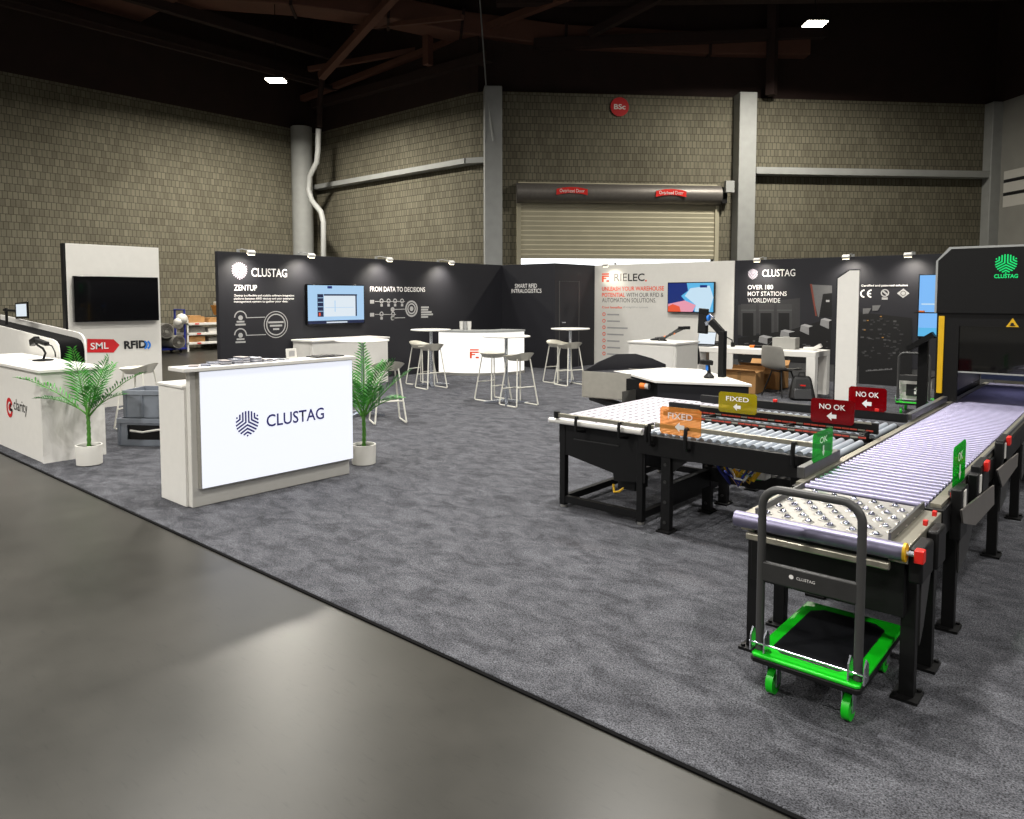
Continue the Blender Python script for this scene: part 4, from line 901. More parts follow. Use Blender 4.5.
for z, y in ((.225,10.45),(.51,10.45),(.81,10.4)): part('red_tag', M['red'], rk, (-21.495,y,z-.01), (-21.49,y+.12,z+.03))
k_ = 0
for z, hs_ in ((.271,.16),(.551,.17),(.851,.18)):
    for j in range(3):
        y = 10.25+j*.62; sh = ('bottom','middle','top')[(.2 < z)+(.5 < z)+(.8 < z)-1]
        h_ = hs_*(1,.6,.85)[j]
        tag(MB().box((-22.2,y,z),(-21.6,y+.5,z+h_)).box((-22.1,y+.05,z+h_),(-21.62,y+.4,z+h_+.03)).build('carton', (M['card'],M['carpetroll'],M['white'])[(j+k_) % 3] if z < .85 else M['card'], None, .01), '%s carton on the %s shelf of the white rack' % (('left','middle','right')[j], sh), 'box', 'cartons on the white rack')
    k_ += 1
bk = thing('basket', 'tan basket with white sheets on top of the rack by the charcoal wall', 'basket', (-21.9,11.6,.95))
MB().hexa([(-22.1,11.3,1.06),(-21.65,11.3,1.06),(-21.65,12.0,1.06),(-22.1,12.0,1.06),(-22.15,11.22,1.36),(-21.6,11.22,1.36),(-21.6,12.08,1.36),(-22.15,12.08,1.36)]).build('shell', mat('tan wicker', (190,140,70), .8, var=.2, scale=40), bk)
MB().box((-22.1,11.28,1.36),(-21.65,12.0,1.48)).build('sheets', M['white'], bk, .03)

# ------------------------------------------------------------------ conveyors
ZT = .69
XL, XR_ = -1.31, -.63
def leg(parent, x, y, z1, w_=.055, d_=.05, mt=None):
    o = part('leg', mt or M['black'], parent, (x-w_/2,y-d_/2,.02), (x+w_/2,y+d_/2,z1), .003)
    fm = MB().box((x-.05,y-.06,.012),(x+.05,y+.06,.024)).cyl((x-.035,y-.04,.024),(x-.035,y-.04,.034),.01,8).cyl((x+.035,y+.045,.024),(x+.035,y+.045,.034),.01,8)
    fm.build('foot_plate', M['black'], o); 
    return o
btb = thing('ball_transfer_table', 'steel ball transfer table with a black front at the near end of the roller line', 'conveyor', (-.97,3.3,0))
part('plate', M['plate'], btb, (-1.25,3.07,.665), (-.715,3.655,.675))
for j in range(8):
    for i in range(6):
        x = -1.215+i*.088+(.044 if j % 2 else 0); y = 3.115+j*.069
        if x > -.73: continue
        o = MB().ball((x,y,.677),.0145,2).build('ball', M['ball'], btb)
rg = MB()
for j in range(8):
    for i in range(6):
        x = -1.215+i*.088+(.044 if j % 2 else 0); y = 3.115+j*.069
        if x > -.73: continue
        rg.lathe([(.024,.0),(.023,.003),(.017,.004),(.015,.0)],(x,y,.675),14)
rg.build('ball_cups', M['steel'], btb)
er = MB().cyl((-1.32,3.03,.655),(-.655,3.03,.655),.034,20).build('end_roller', M['roller'], btb); MB().cyl((-.655,3.03,.655),(-.645,3.03,.655),.036,20).build('yellow_ring', M['yellow'], er); MB().cyl((-.645,3.03,.655),(-.60,3.03,.655),.01,8).build('axle', M['chrome'], er)
MB().box((-1.27,3.015,.575),(-.70,3.045,.605)).build('front_tube', M['tan'], btb, .006)
for x0, x1 in ((XL,-1.25),(-.715,XR_-.015)): part('side_rail', M['tan'], btb, (x0,3.06,.60), (x1,3.655,.668), .003)
part('guard_strip', M['midgrey'], btb, (-.722,3.08,.668), (-.712,3.655,.705)); part('guard_strip', M['midgrey'], btb, (-1.255,3.08,.668), (-1.245,3.655,.70))
part('front_panel', M['black'], btb, (-1.29,3.13,.36), (-.67,3.15,.61), .003); part('side_panel', M['black'], btb, (-1.30,3.15,.36), (-1.28,3.64,.60)); part('side_panel', M['black'], btb, (-.69,3.15,.36), (-.67,3.64,.60)); part('drive_box', M['rubber'], btb, (-1.2,3.3,.30), (-.78,3.6,.6), .005)
for x in (-1.30,-.665):
    for y in (3.21,3.53): leg(btb, x, y, .6)
sw = part('bracket', M['black'], btb, (-.645,3.06,.53), (-.595,3.25,.665), .01); part('red_switch', M['red'], sw, (-.618,3.015,.625), (-.585,3.06,.675), .004)
part('bracket', M['black'], btb, (-.645,3.36,.5), (-.6,3.52,.66), .01)
MB().prism([(-.64,3.24,.5),(-.64,3.42,.5),(-.64,3.30,.28),(-.64,3.24,.22)],(.008,0,0)).build('gusset', M['darkgrey'], btb)

mc = thing('roller_conveyor', 'long roller conveyor running from the ball table into the black tunnel', 'conveyor', (-.97,6.5,0))
def rollers(parent, pts, r=.0245, mt=None):
    for a, c in pts: MB().cyl(a, c, r, 14).build('roller', mt or M['roller'], parent)
part('under_tray', M['matte'], mc, (-1.25,3.68,.56), (-.715,9.5,.58)); rollers(mc, [((-1.25,3.70+i*.0715,ZT-.018),(-.715,3.70+i*.0715,ZT-.018)) for i in range(81)], .018)  # black sheet added under the rollers to put shade in their gaps
part('side_channel', M['black'], mc, (XL,3.665,.55), (-1.25,9.5,.675), .003); part('side_channel', M['black'], mc, (-.715,3.665,.55), (XR_-.01,9.5,.675), .003)
part('top_strip', M['tan'], mc, (-1.30,3.70,.675), (-1.262,9.45,.69)); part('top_strip', M['tan'], mc, (-.70,3.70,.675), (-.655,9.45,.692))
MB().box((-1.325,3.78,.69),(-1.285,4.36,.75)).build('side_guard', M['midgrey'], mc, .004); MB().box((-1.325,6.05,.70),(-1.285,7.35,.75)).build('side_guard', M['midgrey'], mc, .004)
MB().box((-.665,3.9,.692),(-.655,7.3,.712)).build('side_guard', M['midgrey'], mc)
for y in (4.02,5.345,6.37,7.9,9.3):
    leg(mc, -.665, y, .6); leg(mc, XL+.03, y, .6)
    part('crossbeam', M['black'], mc, (XL+.05,y-.02,.42), (XR_-.05,y+.02,.48))
    MB().prism([(-.635,y-.02,.56),(-.635,y+.45,.56),(-.635,y+.22,.34),(-.635,y-.02,.30)],(.008,0,0)).build('gusset', M['darkgrey'], mc)
for u, v, kind in ((987,465,'r'),(1009,440,'r'),(967,499,'w'),(982.5,483,'w'),(1007,450,'w')):
    q = Xp(u, v, -.59)
    if kind == 'r': hb = part('motor_bracket', M['black'], mc, (-.645,q.y-.12,.52), (-.6,q.y+.16,q.z+.01), .006); part('red_switch', M['red'], hb, (-.6,q.y-.035,q.z-.03), (-.58,q.y+.035,q.z+.022), .004)
    else: hb = part('motor_bracket', M['black'], mc, (-.645,q.y-.07,.5), (-.6,q.y+.1,q.z+.05), .006); part('white_label', M['white'], hb, (-.6,q.y-.025,q.z-.05), (-.596,q.y+.025,q.z+.04))
for pts_ in (((960,510),(992.6,485),(992.6,504),(973.6,525),(961.5,523)),((996,470),(1017,453),(1016,466),(1001,487))):
    MB().prism([Xp(u, v, -.598) for u, v in pts_], (.008,0,0)).build('cover_plate', M['hood'], mc)
for i in range(3):
    q = Xp((926,935,953)[i], (489,483,470)[i], -.645); part('sensor', M['red'], mc, (-.65,q.y-.012,.692), (-.635,q.y+.012,.712))

tn = thing('scanning_tunnel', 'tall black scanning tunnel with a green glowing wordmark over the roller line', 'tunnel', (-.97,8.4,0))
ty0, ty1 = 7.45, 9.3; txl, txr = -1.43, -.5; tzt = 2.06; tzh = Yp(960,313,ty0).z
def hp(d, e=0.0): return [(txl+d,ty0+e,tzh),(txr-d,ty0+e,tzh),(txr-d,ty0+e,tzt-.12),(txr-.1-d,ty0+e,tzt-d),(txl+.1+d,ty0+e,tzt-d),(txl+d,ty0+e,tzt-.12)]
MB().prism(hp(0,.01), (0,ty1-ty0-.02,0)).build('hood', M['blackwall'], tn)
MB().prism(hp(.018,-.01), (0,.02,0)).build('front_sign', M['black'], tn); MB().prism(hp(0,-.002), (0,.012,0)).build('pale_edge', M['painted'], tn)
f = Flat((0,ty0-.01,0), '-y', .004); q = Yp(1006.2,263.5,ty0-.01); f.logo(q.x, q.z, .078, M['scr_green']); f.build('lit_logo', tn)
a = Yp(994,278.3,ty0-.01); c = Yp(1018,278.3,ty0-.01); text('CLUSTAG', M['scr_green'], tn, a, '-y', width=c.x-a.x, height=.034, bold=.03, depth=.004)
for x0, x1 in ((txl+.02,XL-.01),(XR_+.01,txr-.02)):
    part('upright', M['black'], tn, (x0,ty0+.03,.02), (x1,ty1-.03,tzh), .004)
zo = Yp(960,371,ty0+.04).z; xo = -1.235
part('front_jamb', M['black'], tn, (txl+.02,ty0+.01,.70), (xo,ty0+.03,tzh)); part('lintel', M['black'], tn, (xo,ty0+.01,Yp(960,326,ty0).z), (txr-.02,ty0+.03,tzh))
part('smoked_window', M['acryl'], tn, (xo,ty0+.03,zo), (txr-.1,ty0+.036,Yp(960,326,ty0).z)); part('window_lip', M['painted'], tn, (xo-.01,ty0+.02,zo-.012), (txr-.1,ty0+.045,zo))
q = Yp(934.8,395,ty0); q2 = Yp(941,316,ty0); part('yellow_strip', M['yellow'], tn, (q.x+.01,ty0-.005,.76), (q.x+.055,ty0+.012,q2.z), .003)
q = Yp(1012.3,327,ty0); MB().prism([(q.x-.045,ty0+.004,q.z),(q.x+.045,ty0+.004,q.z),(q.x,ty0+.004,q.z+.075)],(0,.006,0)).build('warning_triangle', M['yellow'], tn)
f = Flat((q.x,ty0+.004,q.z), '-y', .002); f.disc(-.002,.024,.013,10,M['inkk']); f.line(-.02,.012,.02,.012,.008); f.build('warning_symbol', tn)
part('inner_liner', M['stainless'], tn, (XL-.012,ty0+.1,.74), (XL-.008,ty1-.1,tzh)); part('back_panel', mat('pale blue inner panel', (150,165,190), .3, var=.05), tn, (XL,ty1-.06,.74), (XR_,ty1-.05,tzh))
part('led_strip', M['led'], tn, (-1.2,ty0+.25,tzh-.03), (-.6,ty0+.29,tzh-.01)); part('led_strip', M['led'], tn, (-1.2,ty1-.6,tzh-.03), (-.6,ty1-.56,tzh-.01))  # glowing strips added in the tunnel to tint the rollers
area((-.95,8.6,tzh-.06), .8, (.72,.74,1), .5, 160, 'tunnel_light')  # bluish fill light added inside the tunnel

# sorting table
so = thing('sorting_table', 'square table with a pale slotted top left of the sorting lanes', 'conveyor', (-3.05,5.2,0))
sx0, sx1, sy0, sy1 = -3.45, -2.66, 4.42, 6.02
mb = MB(); nx, ny = 9, 16; fs = []
mb.m(M['popup']).box((sx0,sy0,.66),(sx1,sy1,ZT-.001)); mb.m(M['slot'])
for i in range(nx):
    for j in range(ny):
        x = sx0+.06+i*.083; y = sy0+.1+j*.092+(.046 if i % 2 else 0)
        if y < sy1-.05: mb.quad((x-.008,y-.028,ZT),(x+.008,y-.028,ZT),(x+.008,y+.028,ZT),(x-.008,y+.028,ZT))
mb.build('slotted_top', None, so, smooth=0)
pp = [(sx0+.07,.655),(sx1+.02,.655),(sx1+.02,.30)]; pl_ = [Yp(637,482,4.45),Yp(614,481,4.45),Yp(613,473,4.45),Yp(568,455,4.45)]
MB().prism([(x,4.45,z) for x, z in [(Yp(561,425,4.45).x,.655),(Yp(645,432,4.45).x,.655),(Yp(645,482,4.45).x,pl_[0].z)]+[(q.x,q.z) for q in pl_]+[(Yp(561,455,4.45).x,pl_[3].z)]],(0,.02,0)).build('front_panel', M['black'], so)
a = Yp(574,439,4.45); c = Yp(619,446,4.45); MB().box((a.x,4.444,a.z-.004),(c.x,4.45,a.z+.004)).build('panel_groove', M['darkgrey'], so)
xa, xb = Yp(564,480,4.47).x, Yp(641,500,4.47).x
for y in (4.47,5.95):
    for x in (xa, xb):
        lg = part('leg', M['black'], so, (x-.025,y-.025,.03), (x+.025,y+.025,.66), .003); MB().cyl((x,y,.012),(x,y,.03),.025,12).build('levelling_foot', M['steel'], lg)
    part('bottom_rail', M['black'], so, (xa,y-.02,.05), (xb,y+.02,.1))
for x in (xa, xb): part('bottom_rail', M['black'], so, (x-.02,4.47,.05), (x+.02,5.95,.1))
part('lower_case', M['black'], so, (-2.98,4.9,.32), (-2.7,5.9,.64), .01); part('side_skirt', M['black'], so, (sx0+.05,4.5,.5), (sx0+.07,5.95,.66))
MB().cyl((Yp(550,419,4.39).x,4.39,.685),(-2.6,4.39,.685),.02,16).build('edge_roller', M['white'], so)
MB().box((Yp(558,414,4.37).x,4.36,.72),(-2.5,4.378,.75)).build('guard_rail', M['tan'], so, .003); part('rail_end', M['black'], so, (Yp(555,414,4.37).x,4.355,.71), (Yp(559,414,4.37).x,4.385,.76))
for u in (578,621,648):
    x = Yp(u,420,4.37).x; MB().tube([(x,4.385,.735),(x,4.345,.735),(x,4.34,.70),(x,4.345,.64),(x,4.45,.62)],.012,8).build('rail_bracket', M['black'], so)
part('motor_case', M['black'], so, (Yp(616,480,4.5).x,4.52,.22), (Yp(634,480,4.5).x,4.7,.31), .006); MB().tube([(-2.92,4.53,.24),(-2.9,4.51,.19),(-2.86,4.515,.2),(-2.82,4.53,.24)],.009,6).build('yellow_wire', M['yellow'], so)
def lane(label, y0, y1, front):
    t = thing('sorting_lane', label, 'conveyor', (-1.98,(y0+y1)/2,0)); x0, x1 = -2.64, -1.335
    rollers(t, [((x0+.04+i*.0585,y0+.02,ZT-.022),(x0+.04+i*.0585,y1-.02,ZT-.022)) for i in range(22)], .021, mat('blue grey roller', (176,184,194), .35, .35, var=.05))
    part('side_channel', M['black'], t, (x0,y0-.03,.53), (x1,y0+.015,.668), .003); part('side_channel', M['black'], t, (x0,y1-.015,.53), (x1,y1+.03,.668), .003)
    return t
l1 = lane('nearer sorting lane of grey rollers joining the long roller conveyor', 4.44, 5.09, 1)
MB().box((-2.5,4.385,.735),(-1.40,4.403,.765)).build('guard_rail', M['tan'], l1, .003); part('rail_end', M['black'], l1, (-1.40,4.375,.73), (-1.35,4.41,.775), .004)
for u, v in ((652,428),(688,434),(795,452)):
    x = Yp(u,v,4.39).x; MB().tube([(x,4.40,.75),(x,4.36,.75),(x,4.35,.70),(x,4.36,.62),(x,4.43,.6)],.014,8).build('rail_bracket', M['black'], l1)
def xleg(t, x, y): 
    lg = leg(t, x, y, .56, .07, .05)
    MB().prism([(x+.03,y,.55),(x+.18,y,.55),(x+.03,y,.42)],(0,.02,0)).build('gusset', M['black'], lg)
    for z in (.08,.22,.36,.48): MB().cyl((x-.002,y-.03,z),(x-.002,y-.024,z),.012,8).build('bolt', M['darkgrey'], lg)
for y in (4.44,5.06): xleg(l1, -2.43, y); xleg(l1, -1.42, y)
part('crossbeam', M['black'], l1, (-2.46,4.44,.22), (-2.4,5.06,.34)); part('underbeam', M['black'], l1, (-2.43,5.02,.26), (-1.4,5.1,.36))
part('motor_box', M['black'], l1, (-1.62,4.5,.38), (-1.36,4.62,.53), .01)
l2 = lane('farther sorting lane of grey rollers behind the red-edged divider', 5.31, 5.93, 0)
for y in (5.34,5.9): xleg(l2, -2.43, y); xleg(l2, -1.42, y)
part('back_rail', M['black'], l2, (-2.95,5.97,.69), (-1.30,6.01,.755), .004)
for u, v in ((775,403),(877,411)): q = Yp(u,v,5.97); part('sensor', M['red'], l2, (q.x-.016,5.962,.755), (q.x+.016,5.985,.778), .004)
dv = thing('lane_divider', 'black double rail with red edge tape dividing the two sorting lanes', 'guard rail', (-2.1,5.2,.69))
part('rail', M['black'], dv, (-2.88,5.27,.70), (-1.32,5.30,.775), .003); part('rail', M['darkgrey'], dv, (-2.7,5.10,.68), (-1.36,5.125,.715), .003); part('top_strip', M['tan'], dv, (-2.6,5.262,.766), (-1.36,5.27,.776))
for yy_, zz_ in ((5.096,.694),(5.262,.716)):
    mb = MB()
    for i in range(26): x = -2.68+i*.0515; mb.m(M['redtape'] if i % 4 else M['tan']).box((x,yy_,zz_),(x+.046,yy_+.004,zz_+.010))
    mb.build('red_edge_tape', None, dv, smooth=0)
for x in (-2.85,-2.5,-1.9,-1.4): part('post', M['black'], dv, (x,5.13,.6), (x+.03,5.27,.72))
# cable bundle
wb = thing('cable_bundle', 'tangle of yellow, blue and white wires hanging under the nearer sorting lane', 'cables', (-1.9,4.8,.5))
cw = [M['yellow'], M['yellow'], M['bluep'], M['white'], M['green'], M['bluep'], M['yellow'], M['white'], M['bluep'], M['yellow'], M['white'], M['yellow']]
cw = cw+cw[:9]
for i, mt_ in enumerate(cw):
    y = 4.60+.04*(i % 5); x0 = Yp(720,474,4.68).x+random.uniform(-.02,.06); x1 = Yp(762,474,4.68).x+random.uniform(-.06,.04); zz = .43+random.uniform(-.03,.02)
    MB().tube([(x0,y,.53),(x0+.03,y,zz+.05),(x0+.1,y+.02,zz+random.uniform(-.07,.05)),((x0+x1)/2+random.uniform(-.05,.05),y-.02,zz+random.uniform(-.04,.09)),(x1-.08,y,zz+random.uniform(-.05,.05)),(x1,y,.53)],.0085,6).build('wire', mt_, wb)
part('junction_box', M['white'], wb, (Yp(757,474,4.75).x,4.74,.40), (Yp(766,474,4.75).x,4.84,.53), .006)

# acrylic signs
def sign(label, x0, x1, y, z0, z1, mt, body, face='-y', th=.006, arrow='l'):
    Rv, Uv, Nv = axes(face); o = Vector((x0,y,z0)) if face == '-y' else Vector((y,x0,z0)); W = x1-x0; H = z1-z0
    t = thing('acrylic_sign', label, 'sign', o, 0, 'translucent lane signs')
    c = .015; pts = [(c,0),(W-c,0),(W,c),(W,H-c),(W-c,H),(c,H),(0,H-c),(0,c)]
    MB().prism([o+Rv*a+Uv*b for a, b in pts], -Nv*th).build('sheet', mt, t)
    text(body, M['inkw'], t, o+Rv*W*(.2 if len(body) > 2 else .3)+Uv*H*.58, face, width=W*(.6 if len(body) > 2 else .4), height=H*.22, bold=.012, depth=.001)
    f = Flat(o+Rv*W*.5+Uv*H*.3, face, .001); s_ = min(W,H)*.16
    P = [(-1.3,0),(-.1,1.1),(-.1,.5),(1.1,.5),(1.1,-.5),(-.1,-.5),(-.1,-1.1)]
    if arrow == 'd': P = [(-a[1],-a[0]*-1) for a in P]; P = [(a*.8, b) for a, b in P]
    f.poly([(a*s_, b*s_) for a, b in P], M['inkw']); f.build('arrow', t)
    return t
sign('orange translucent FIXED sign on the near guard rail of the sorting lanes', Yp(660,420,4.382).x, Yp(701,420,4.382).x, 4.382, .70, .885, M['t_orange'], 'FIXED')
sign('olive yellow translucent FIXED sign on the lane divider', -2.448, -2.148, 5.26, .745, .90, M['t_olive'], 'FIXED')
sign('red translucent NO OK sign on the lane divider', -1.757, -1.468, 5.26, .744, .913, M['t_red'], 'NO OK')
sign('red translucent NO OK sign on the far rail behind the lanes', -1.71, -1.44, 5.965, .755, .934, M['t_red'], 'NO OK')
sign('green translucent OK sign on the left guard of the long conveyor', 3.9, 4.21, -1.283, .75, .903, M['t_green'], 'OK', '+x', arrow='d')
sign('green translucent OK sign on the right side of the long conveyor', 3.95, 4.24, -.652, .712, .91, M['t_green'], 'OK', '+x', arrow='d')

# workstation
ws = thing('packing_workstation', 'angular black workstation with a white top and steel chute behind the sorting table', 'workstation', (-3.6,6.9,0))
zt_ = .8
top = [Zp(*p, zt_) for p in ((613.6,371),(631,374),(655.5,380.6),(752,384.4),(720,374.5),(700,369),(666,367.5))]
MB().prism([(p.x,p.y,zt_-.025) for p in top], (0,0,.025)).build('worktop', M['white'], ws, .003)
q1, q2, q3, q4, q5 = top[2], top[3], top[4], top[5], top[6]
cen = Vector((-3.5,6.95,0)); body = [Vector((p.x,p.y,0))+(cen-Vector((p.x,p.y,0)))*.05 for p in (q1,q2,q3,q4,q5)]
MB().prism([(p.x,p.y,.012) for p in body], (0,0,zt_-.04)).build('body', M['blackwall'], ws)
bl, br = Zp(582,371,zt_), Zp(631,374,zt_)
bx = [Vector((bl.x,bl.y,0)), Vector((br.x,br.y,0)), Vector((br.x-.05,br.y+.5,0)), Vector((bl.x+.1,bl.y+.62,0))]
ch = MB()
for a_, c_ in zip(bx, bx[1:]+bx[:1]):
    d_ = (c_-a_).normalized(); n_ = Vector((-d_.y,d_.x,0))*.012; ch.prism([a_+Vector((0,0,.51)), c_+Vector((0,0,.51)), c_+n_+Vector((0,0,.51)), a_+n_+Vector((0,0,.51))],(0,0,.29))
ch.prism([p+Vector((0,0,.51)) for p in bx],(0,0,.01)); ch.build('chute_box', M['stainless'], ws)
a_, c_ = Zp(622,391,.66), Zp(656,386,.66)
MB().prism([(a_.x,a_.y,.52),(c_.x,c_.y,.52),(c_.x,c_.y,.655),(a_.x,a_.y,.655)],(0.0,.02,0)).build('steel_apron', M['steel'], ws)
part('throat', M['black'], ws, (-4.12,6.62,.5), (-3.62,7.2,.76)); q = Yp(644,388,6.55); MB().cyl((q.x-.04,6.55,q.z+.02),(q.x+.02,6.55,q.z+.02),.032,16).build('motor', M['orange'], ws); MB().cyl((q.x+.02,6.55,q.z+.02),(q.x+.06,6.55,q.z+.02),.03,16).build('motor_cap', M['white'], ws)
gp = [(Vector((bl.x+.02,bl.y+.02,0)),.0),(Zp(600,370,zt_),.09),(Zp(617,369,zt_),.165),(Zp(636,368,zt_),.16),(Zp(652,367.2,zt_),.1),(Zp(666,366.5,zt_),.02)]
mb = MB()
for (a_, ha), (c_, hc) in zip(gp, gp[1:]):
    d_ = Vector((c_.x-a_.x,c_.y-a_.y,0)).normalized(); n_ = Vector((-d_.y,d_.x,0))*.02
    mb.prism([Vector((a_.x,a_.y,zt_-.02)),Vector((c_.x,c_.y,zt_-.02)),Vector((c_.x,c_.y,zt_+hc+.005)),Vector((a_.x,a_.y,zt_+ha+.005))], n_)
mb.build('hood_guard', M['blackwall'], ws)
MB().prism([(bl.x+.02,bl.y+.02,zt_-.01)]+[(p.x,p.y,zt_-.01) for p, _ in gp[1:]]+[(br.x,br.y,zt_-.01)],(0,0,.006)).build('chute_lining', M['blackwall'], ws)
MB().bar((-4.78,7.0,.46),(-4.05,6.6,.44),.14,.05).build('support_arm', M['black'], ws); 
for p in ((-4.2,6.85),(-4.15,7.15)): leg(ws, p[0], p[1], .51)
sp_ = thing('scanner_post', 'black bent post holding a handheld terminal at the back of the white worktop', 'scanner post', (-3.3,7.18,zt_))
p0 = Zp(722,377,zt_); yp = p0.y; P = lambda u, v: Yp(u, v, yp)
MB().bar((p0.x,yp,zt_),(p0.x,yp,P(722,331).z),.06,.08).build('post', M['black'], sp_, .004)
MB().bar(P(722,333),P(711,321),.05,.07).build('elbow', M['black'], sp_, .004)
MB().bar(P(711,322),P(706,324),.04,.04).tube([P(714,318),P(710,314),P(706,318)],.012,8).build('joint', M['chrome'], sp_)
tdev = MB().hexa([tuple(P(698.5,333)+Vector((0,-.03,0))),tuple(P(707,334)+Vector((0,-.01,0))),tuple(P(707,334)+Vector((0,.03,0))),tuple(P(698.5,333)+Vector((0,.01,0))),tuple(P(700,308)+Vector((0,-.03,0))),tuple(P(708,309)+Vector((0,-.01,0))),tuple(P(708,309)+Vector((0,.03,0))),tuple(P(700,308)+Vector((0,.01,0)))]).build('terminal', M['black'], sp_, .006)
MB().hexa([tuple(P(699.3,331)+Vector((0,-.034,0))),tuple(P(705.6,332)+Vector((0,-.016,0))),tuple(P(705.6,332)+Vector((0,-.014,0))),tuple(P(699.3,331)+Vector((0,-.03,0))),tuple(P(700.7,314)+Vector((0,-.034,0))),tuple(P(706.8,315)+Vector((0,-.016,0))),tuple(P(706.8,315)+Vector((0,-.014,0))),tuple(P(700.7,314)+Vector((0,-.03,0)))]).build('display', M['rubber'], tdev)
MB().cyl(P(708,318)+Vector((0,-.01,0)),P(710,318)+Vector((0,-.01,0)),.03,12).build('blue_ring', M['blue'], tdev)
hs2 = thing('hand_scanner', 'black and blue hand scanner standing in its cradle on the white worktop', 'scanner', (0,0,zt_)); q = Zp(709,378,zt_); ROOT[hs2.name] = Matrix.Translation((q.x,q.y,zt_)); hs2.location = (q.x,q.y,zt_)
MB().lathe([(.05,0),(.055,.015),(.04,.03),(.022,.05)],(0,0,0),18).build('cradle', M['black'], hs2, local=True)
MB().tube([(0,0,.04),(-.005,0,.1),(-.02,0,.15)],[.02,.018,.022],10).build('grip', M['black'], hs2, local=True)
MB().bar((.03,.02,.155),(-.075,-.06,.165),.055,.05).build('head', M['black'], hs2, .01, local=True); MB().box((-.025,-.03,.08),(-.0,-.018,.13)).build('trigger', M['blue'], hs2, local=True)

# green platform trolley (front)
def platform_trolley(loc, rz, label, folded=False):
    t = thing('platform_trolley', label, 'trolley', loc, rz, 'green platform trolleys'); W, D, z0 = .41, .66, .17
    c_ = .03
    def rr(w_, d_, c): return [(-w_/2+c,-d_/2),(w_/2-c,-d_/2),(w_/2,-d_/2+c),(w_/2,d_/2-c),(w_/2-c,d_/2),(-w_/2+c,d_/2),(-w_/2,d_/2-c),(-w_/2,-d_/2+c)]
    MB().prism([(x,y,z0+.012) for x, y in rr(W,D,.012)],(0,0,.014)).build('green_deck', M['green'], t, .004, local=True)
    MB().prism([(x,y,z0-.01) for x, y in rr(W+.004,D+.004,.012)],(0,0,.022)).build('edge_bumper', M['black'], t, .004, local=True)
    MB().prism([(x,y,z0+.026) for x, y in rr(W-.10,D-.13,.045)],(0,0,.004)).build('rubber_mat', M['rubber'], t, .002, local=True)
    for sx in (-1,1):
        for sy in (-1,1):
            x, y = sx*.145, sy*.24
            f_ = MB().box((x-.035,y-.035,z0-.02),(x+.035,y+.035,z0-.01)).box((x-.022,y-.02,.05),(x-.018,y+.02,z0-.02)).box((x+.018,y-.02,.05),(x+.022,y+.02,z0-.02)).build('caster', M['chrome'], t, local=True)
            MB().cyl((x-.014,y,.012+.05),(x+.014,y,.012+.05),.05,20).build('wheel', M['green'], f_, local=True); MB().cyl((x-.017,y,.062),(x+.017,y,.062),.022,14).build('hub', M['chrome'], f_, local=True)
    hx = .187; yh = -D/2+.045; zt = .862; pts = [(-hx,yh,z0+.03)]; r = .075
    for i in range(7): a_ = PI-(PI/2)*i/6; pts.append((-hx+r+r*math.cos(a_), yh, zt-r+r*math.sin(a_)))
    for i in range(7): a_ = PI/2-(PI/2)*i/6; pts.append((hx-r+r*math.cos(a_), yh, zt-r+r*math.sin(a_)))
    pts.append((hx,yh,z0+.03)); MB().tube(pts, .0165, 14).build('push_handle', mat('charcoal tube', (58,58,58), .45, var=.05), t, local=True)
    br = MB().box((-hx,yh-.012,.485),(hx,yh+.012,.565)).build('handle_plate', M['darkgrey'], t, .006, local=True)
    for sx in (-1,1):
        for dx in (-.028,.028): 
            x = sx*hx+dx; MB().prism([(x-.003,yh-.03,z0+.027),(x-.003,yh+.03,z0+.027),(x-.003,yh+.025,z0+.09),(x-.003,yh,z0+.115),(x-.003,yh-.025,z0+.09)],(.006,0,0)).build('hinge_plate', M['chrome'], t, local=True)
    MB().cyl((-hx-.035,yh-.02,z0+.06),(hx+.035,yh-.02,z0+.06),.004,8).build('pivot_rod', M['chrome'], t, local=True)
    return t, br, yh
pt, br, yh = platform_trolley((-.94,3.125,0), 0, 'green platform trolley with a black mat and push handle before the ball table')
f = Flat((0,0,0), '-y'); f.o = Vector((-.94,3.125+yh-.013,0)); f.d = .001; f.disc(-.062,.531,.009,16,M['inkw']); f.build('logo', br)
text('CLUSTAG', M['inkw'], br, (-.94-.042,3.125+yh-.013,.525), '-y', width=.07, height=.011, bold=.0, depth=.001)

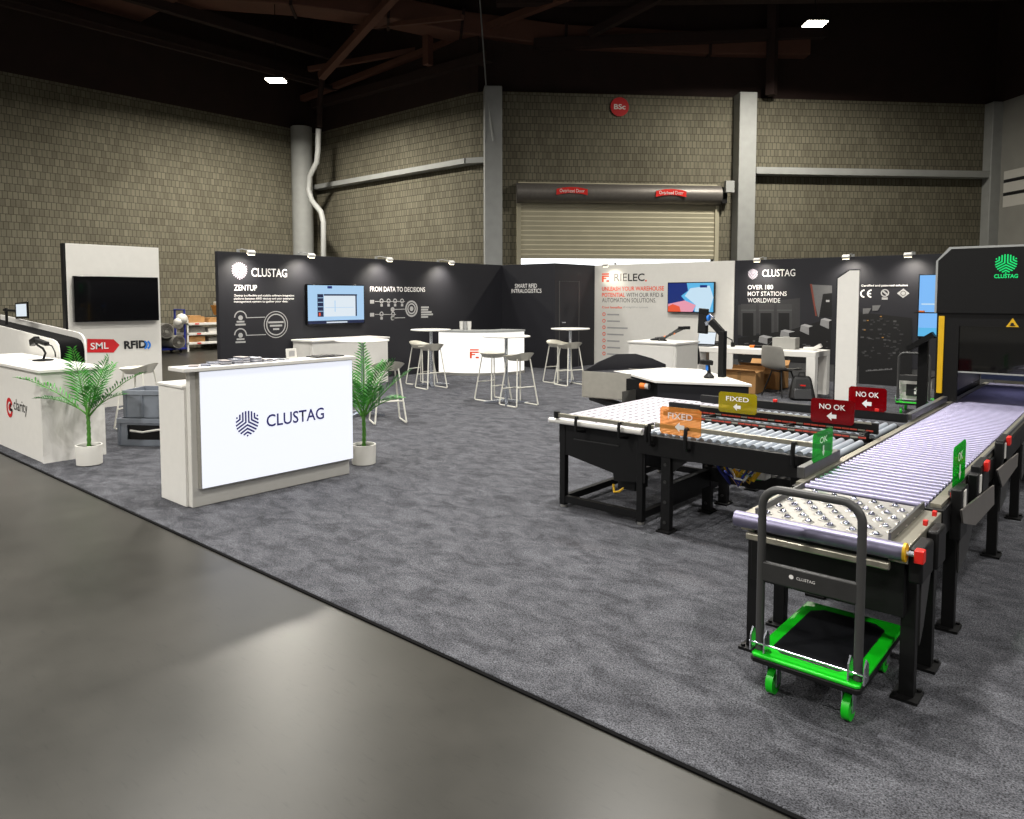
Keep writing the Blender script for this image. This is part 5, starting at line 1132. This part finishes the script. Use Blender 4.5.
# far right: kiosk screen, second trolley with bin
kk = thing('touchscreen_kiosk', 'tall portrait blue screen on a black post left of the tunnel', 'screen', (-1.9,9.75,0))
yk = 9.7; a = Yp(917.5,336,yk); c = Yp(936,275,yk); xk2 = a.x+.42
part('housing', M['black'], kk, (a.x-.01,yk+.005,a.z-.02), (xk2+.01,yk+.05,c.z+.01), .004)
part('display', M['scr_kiosk'], kk, (a.x+.004,yk,a.z), (xk2,yk+.006,c.z)); part('display_band', M['scr_ice'], kk, (a.x+.03,yk-.002,a.z+.37), (xk2-.02,yk,a.z+.385)); part('display_band', M['scr_cyan'], kk, (a.x+.004,yk-.002,a.z), (xk2,yk,a.z+.1))
z_ = Yp(917,313,yk).z; part('shelf', M['black'], kk, (a.x-.02,yk-.12,z_), (xk2,yk,z_+.012)); part('orange_bar', M['orange'], kk, (a.x+.02,yk-.08,z_+.013), (a.x+.08,yk-.05,z_+.03))
q = Yp(924,345,yk+.1); part('post', M['black'], kk, (q.x-.05,yk+.05,.03), (q.x+.05,yk+.13,a.z+.3)); part('base', M['black'], kk, (q.x-.22,yk-.15,.012), (q.x+.22,yk+.3,.035), .005)
MB().bar(Yp(908,349,yk-.05),Yp(934,334,yk-.05),.12,.06).build('keyboard_arm', M['black'], kk)
tr2, br2, _ = platform_trolley((-2.36,11.3,0), .1, 'green platform trolley carrying a pale bin, far back beside the tunnel')
bn = thing('storage_bin', 'pale translucent bin with a dark printed panel on the far platform trolley', 'bin', (-2.36,11.35,.2))
MB().hexa([(-2.52,11.14,.203),(-2.20,11.16,.203),(-2.22,11.5,.203),(-2.54,11.48,.203),(-2.54,11.12,.5),(-2.18,11.14,.5),(-2.2,11.52,.5),(-2.56,11.5,.5)]).build('body', M['offwhite'], bn, .01)
f = Flat((-2.44,11.115,.27), '-y', .012); f.rect(0,0,.2,.16,M['inkk']); f.d = .014; f.rect(.1,.03,.125,.13,M['inkw']); f.rect(.1,.11,.16,.13); f.rect(.1,.07,.15,.088); f.build('printed_panel', bn)
part('lid', M['black'], bn, (-2.55,11.12,.5), (-2.17,11.52,.525), .008)
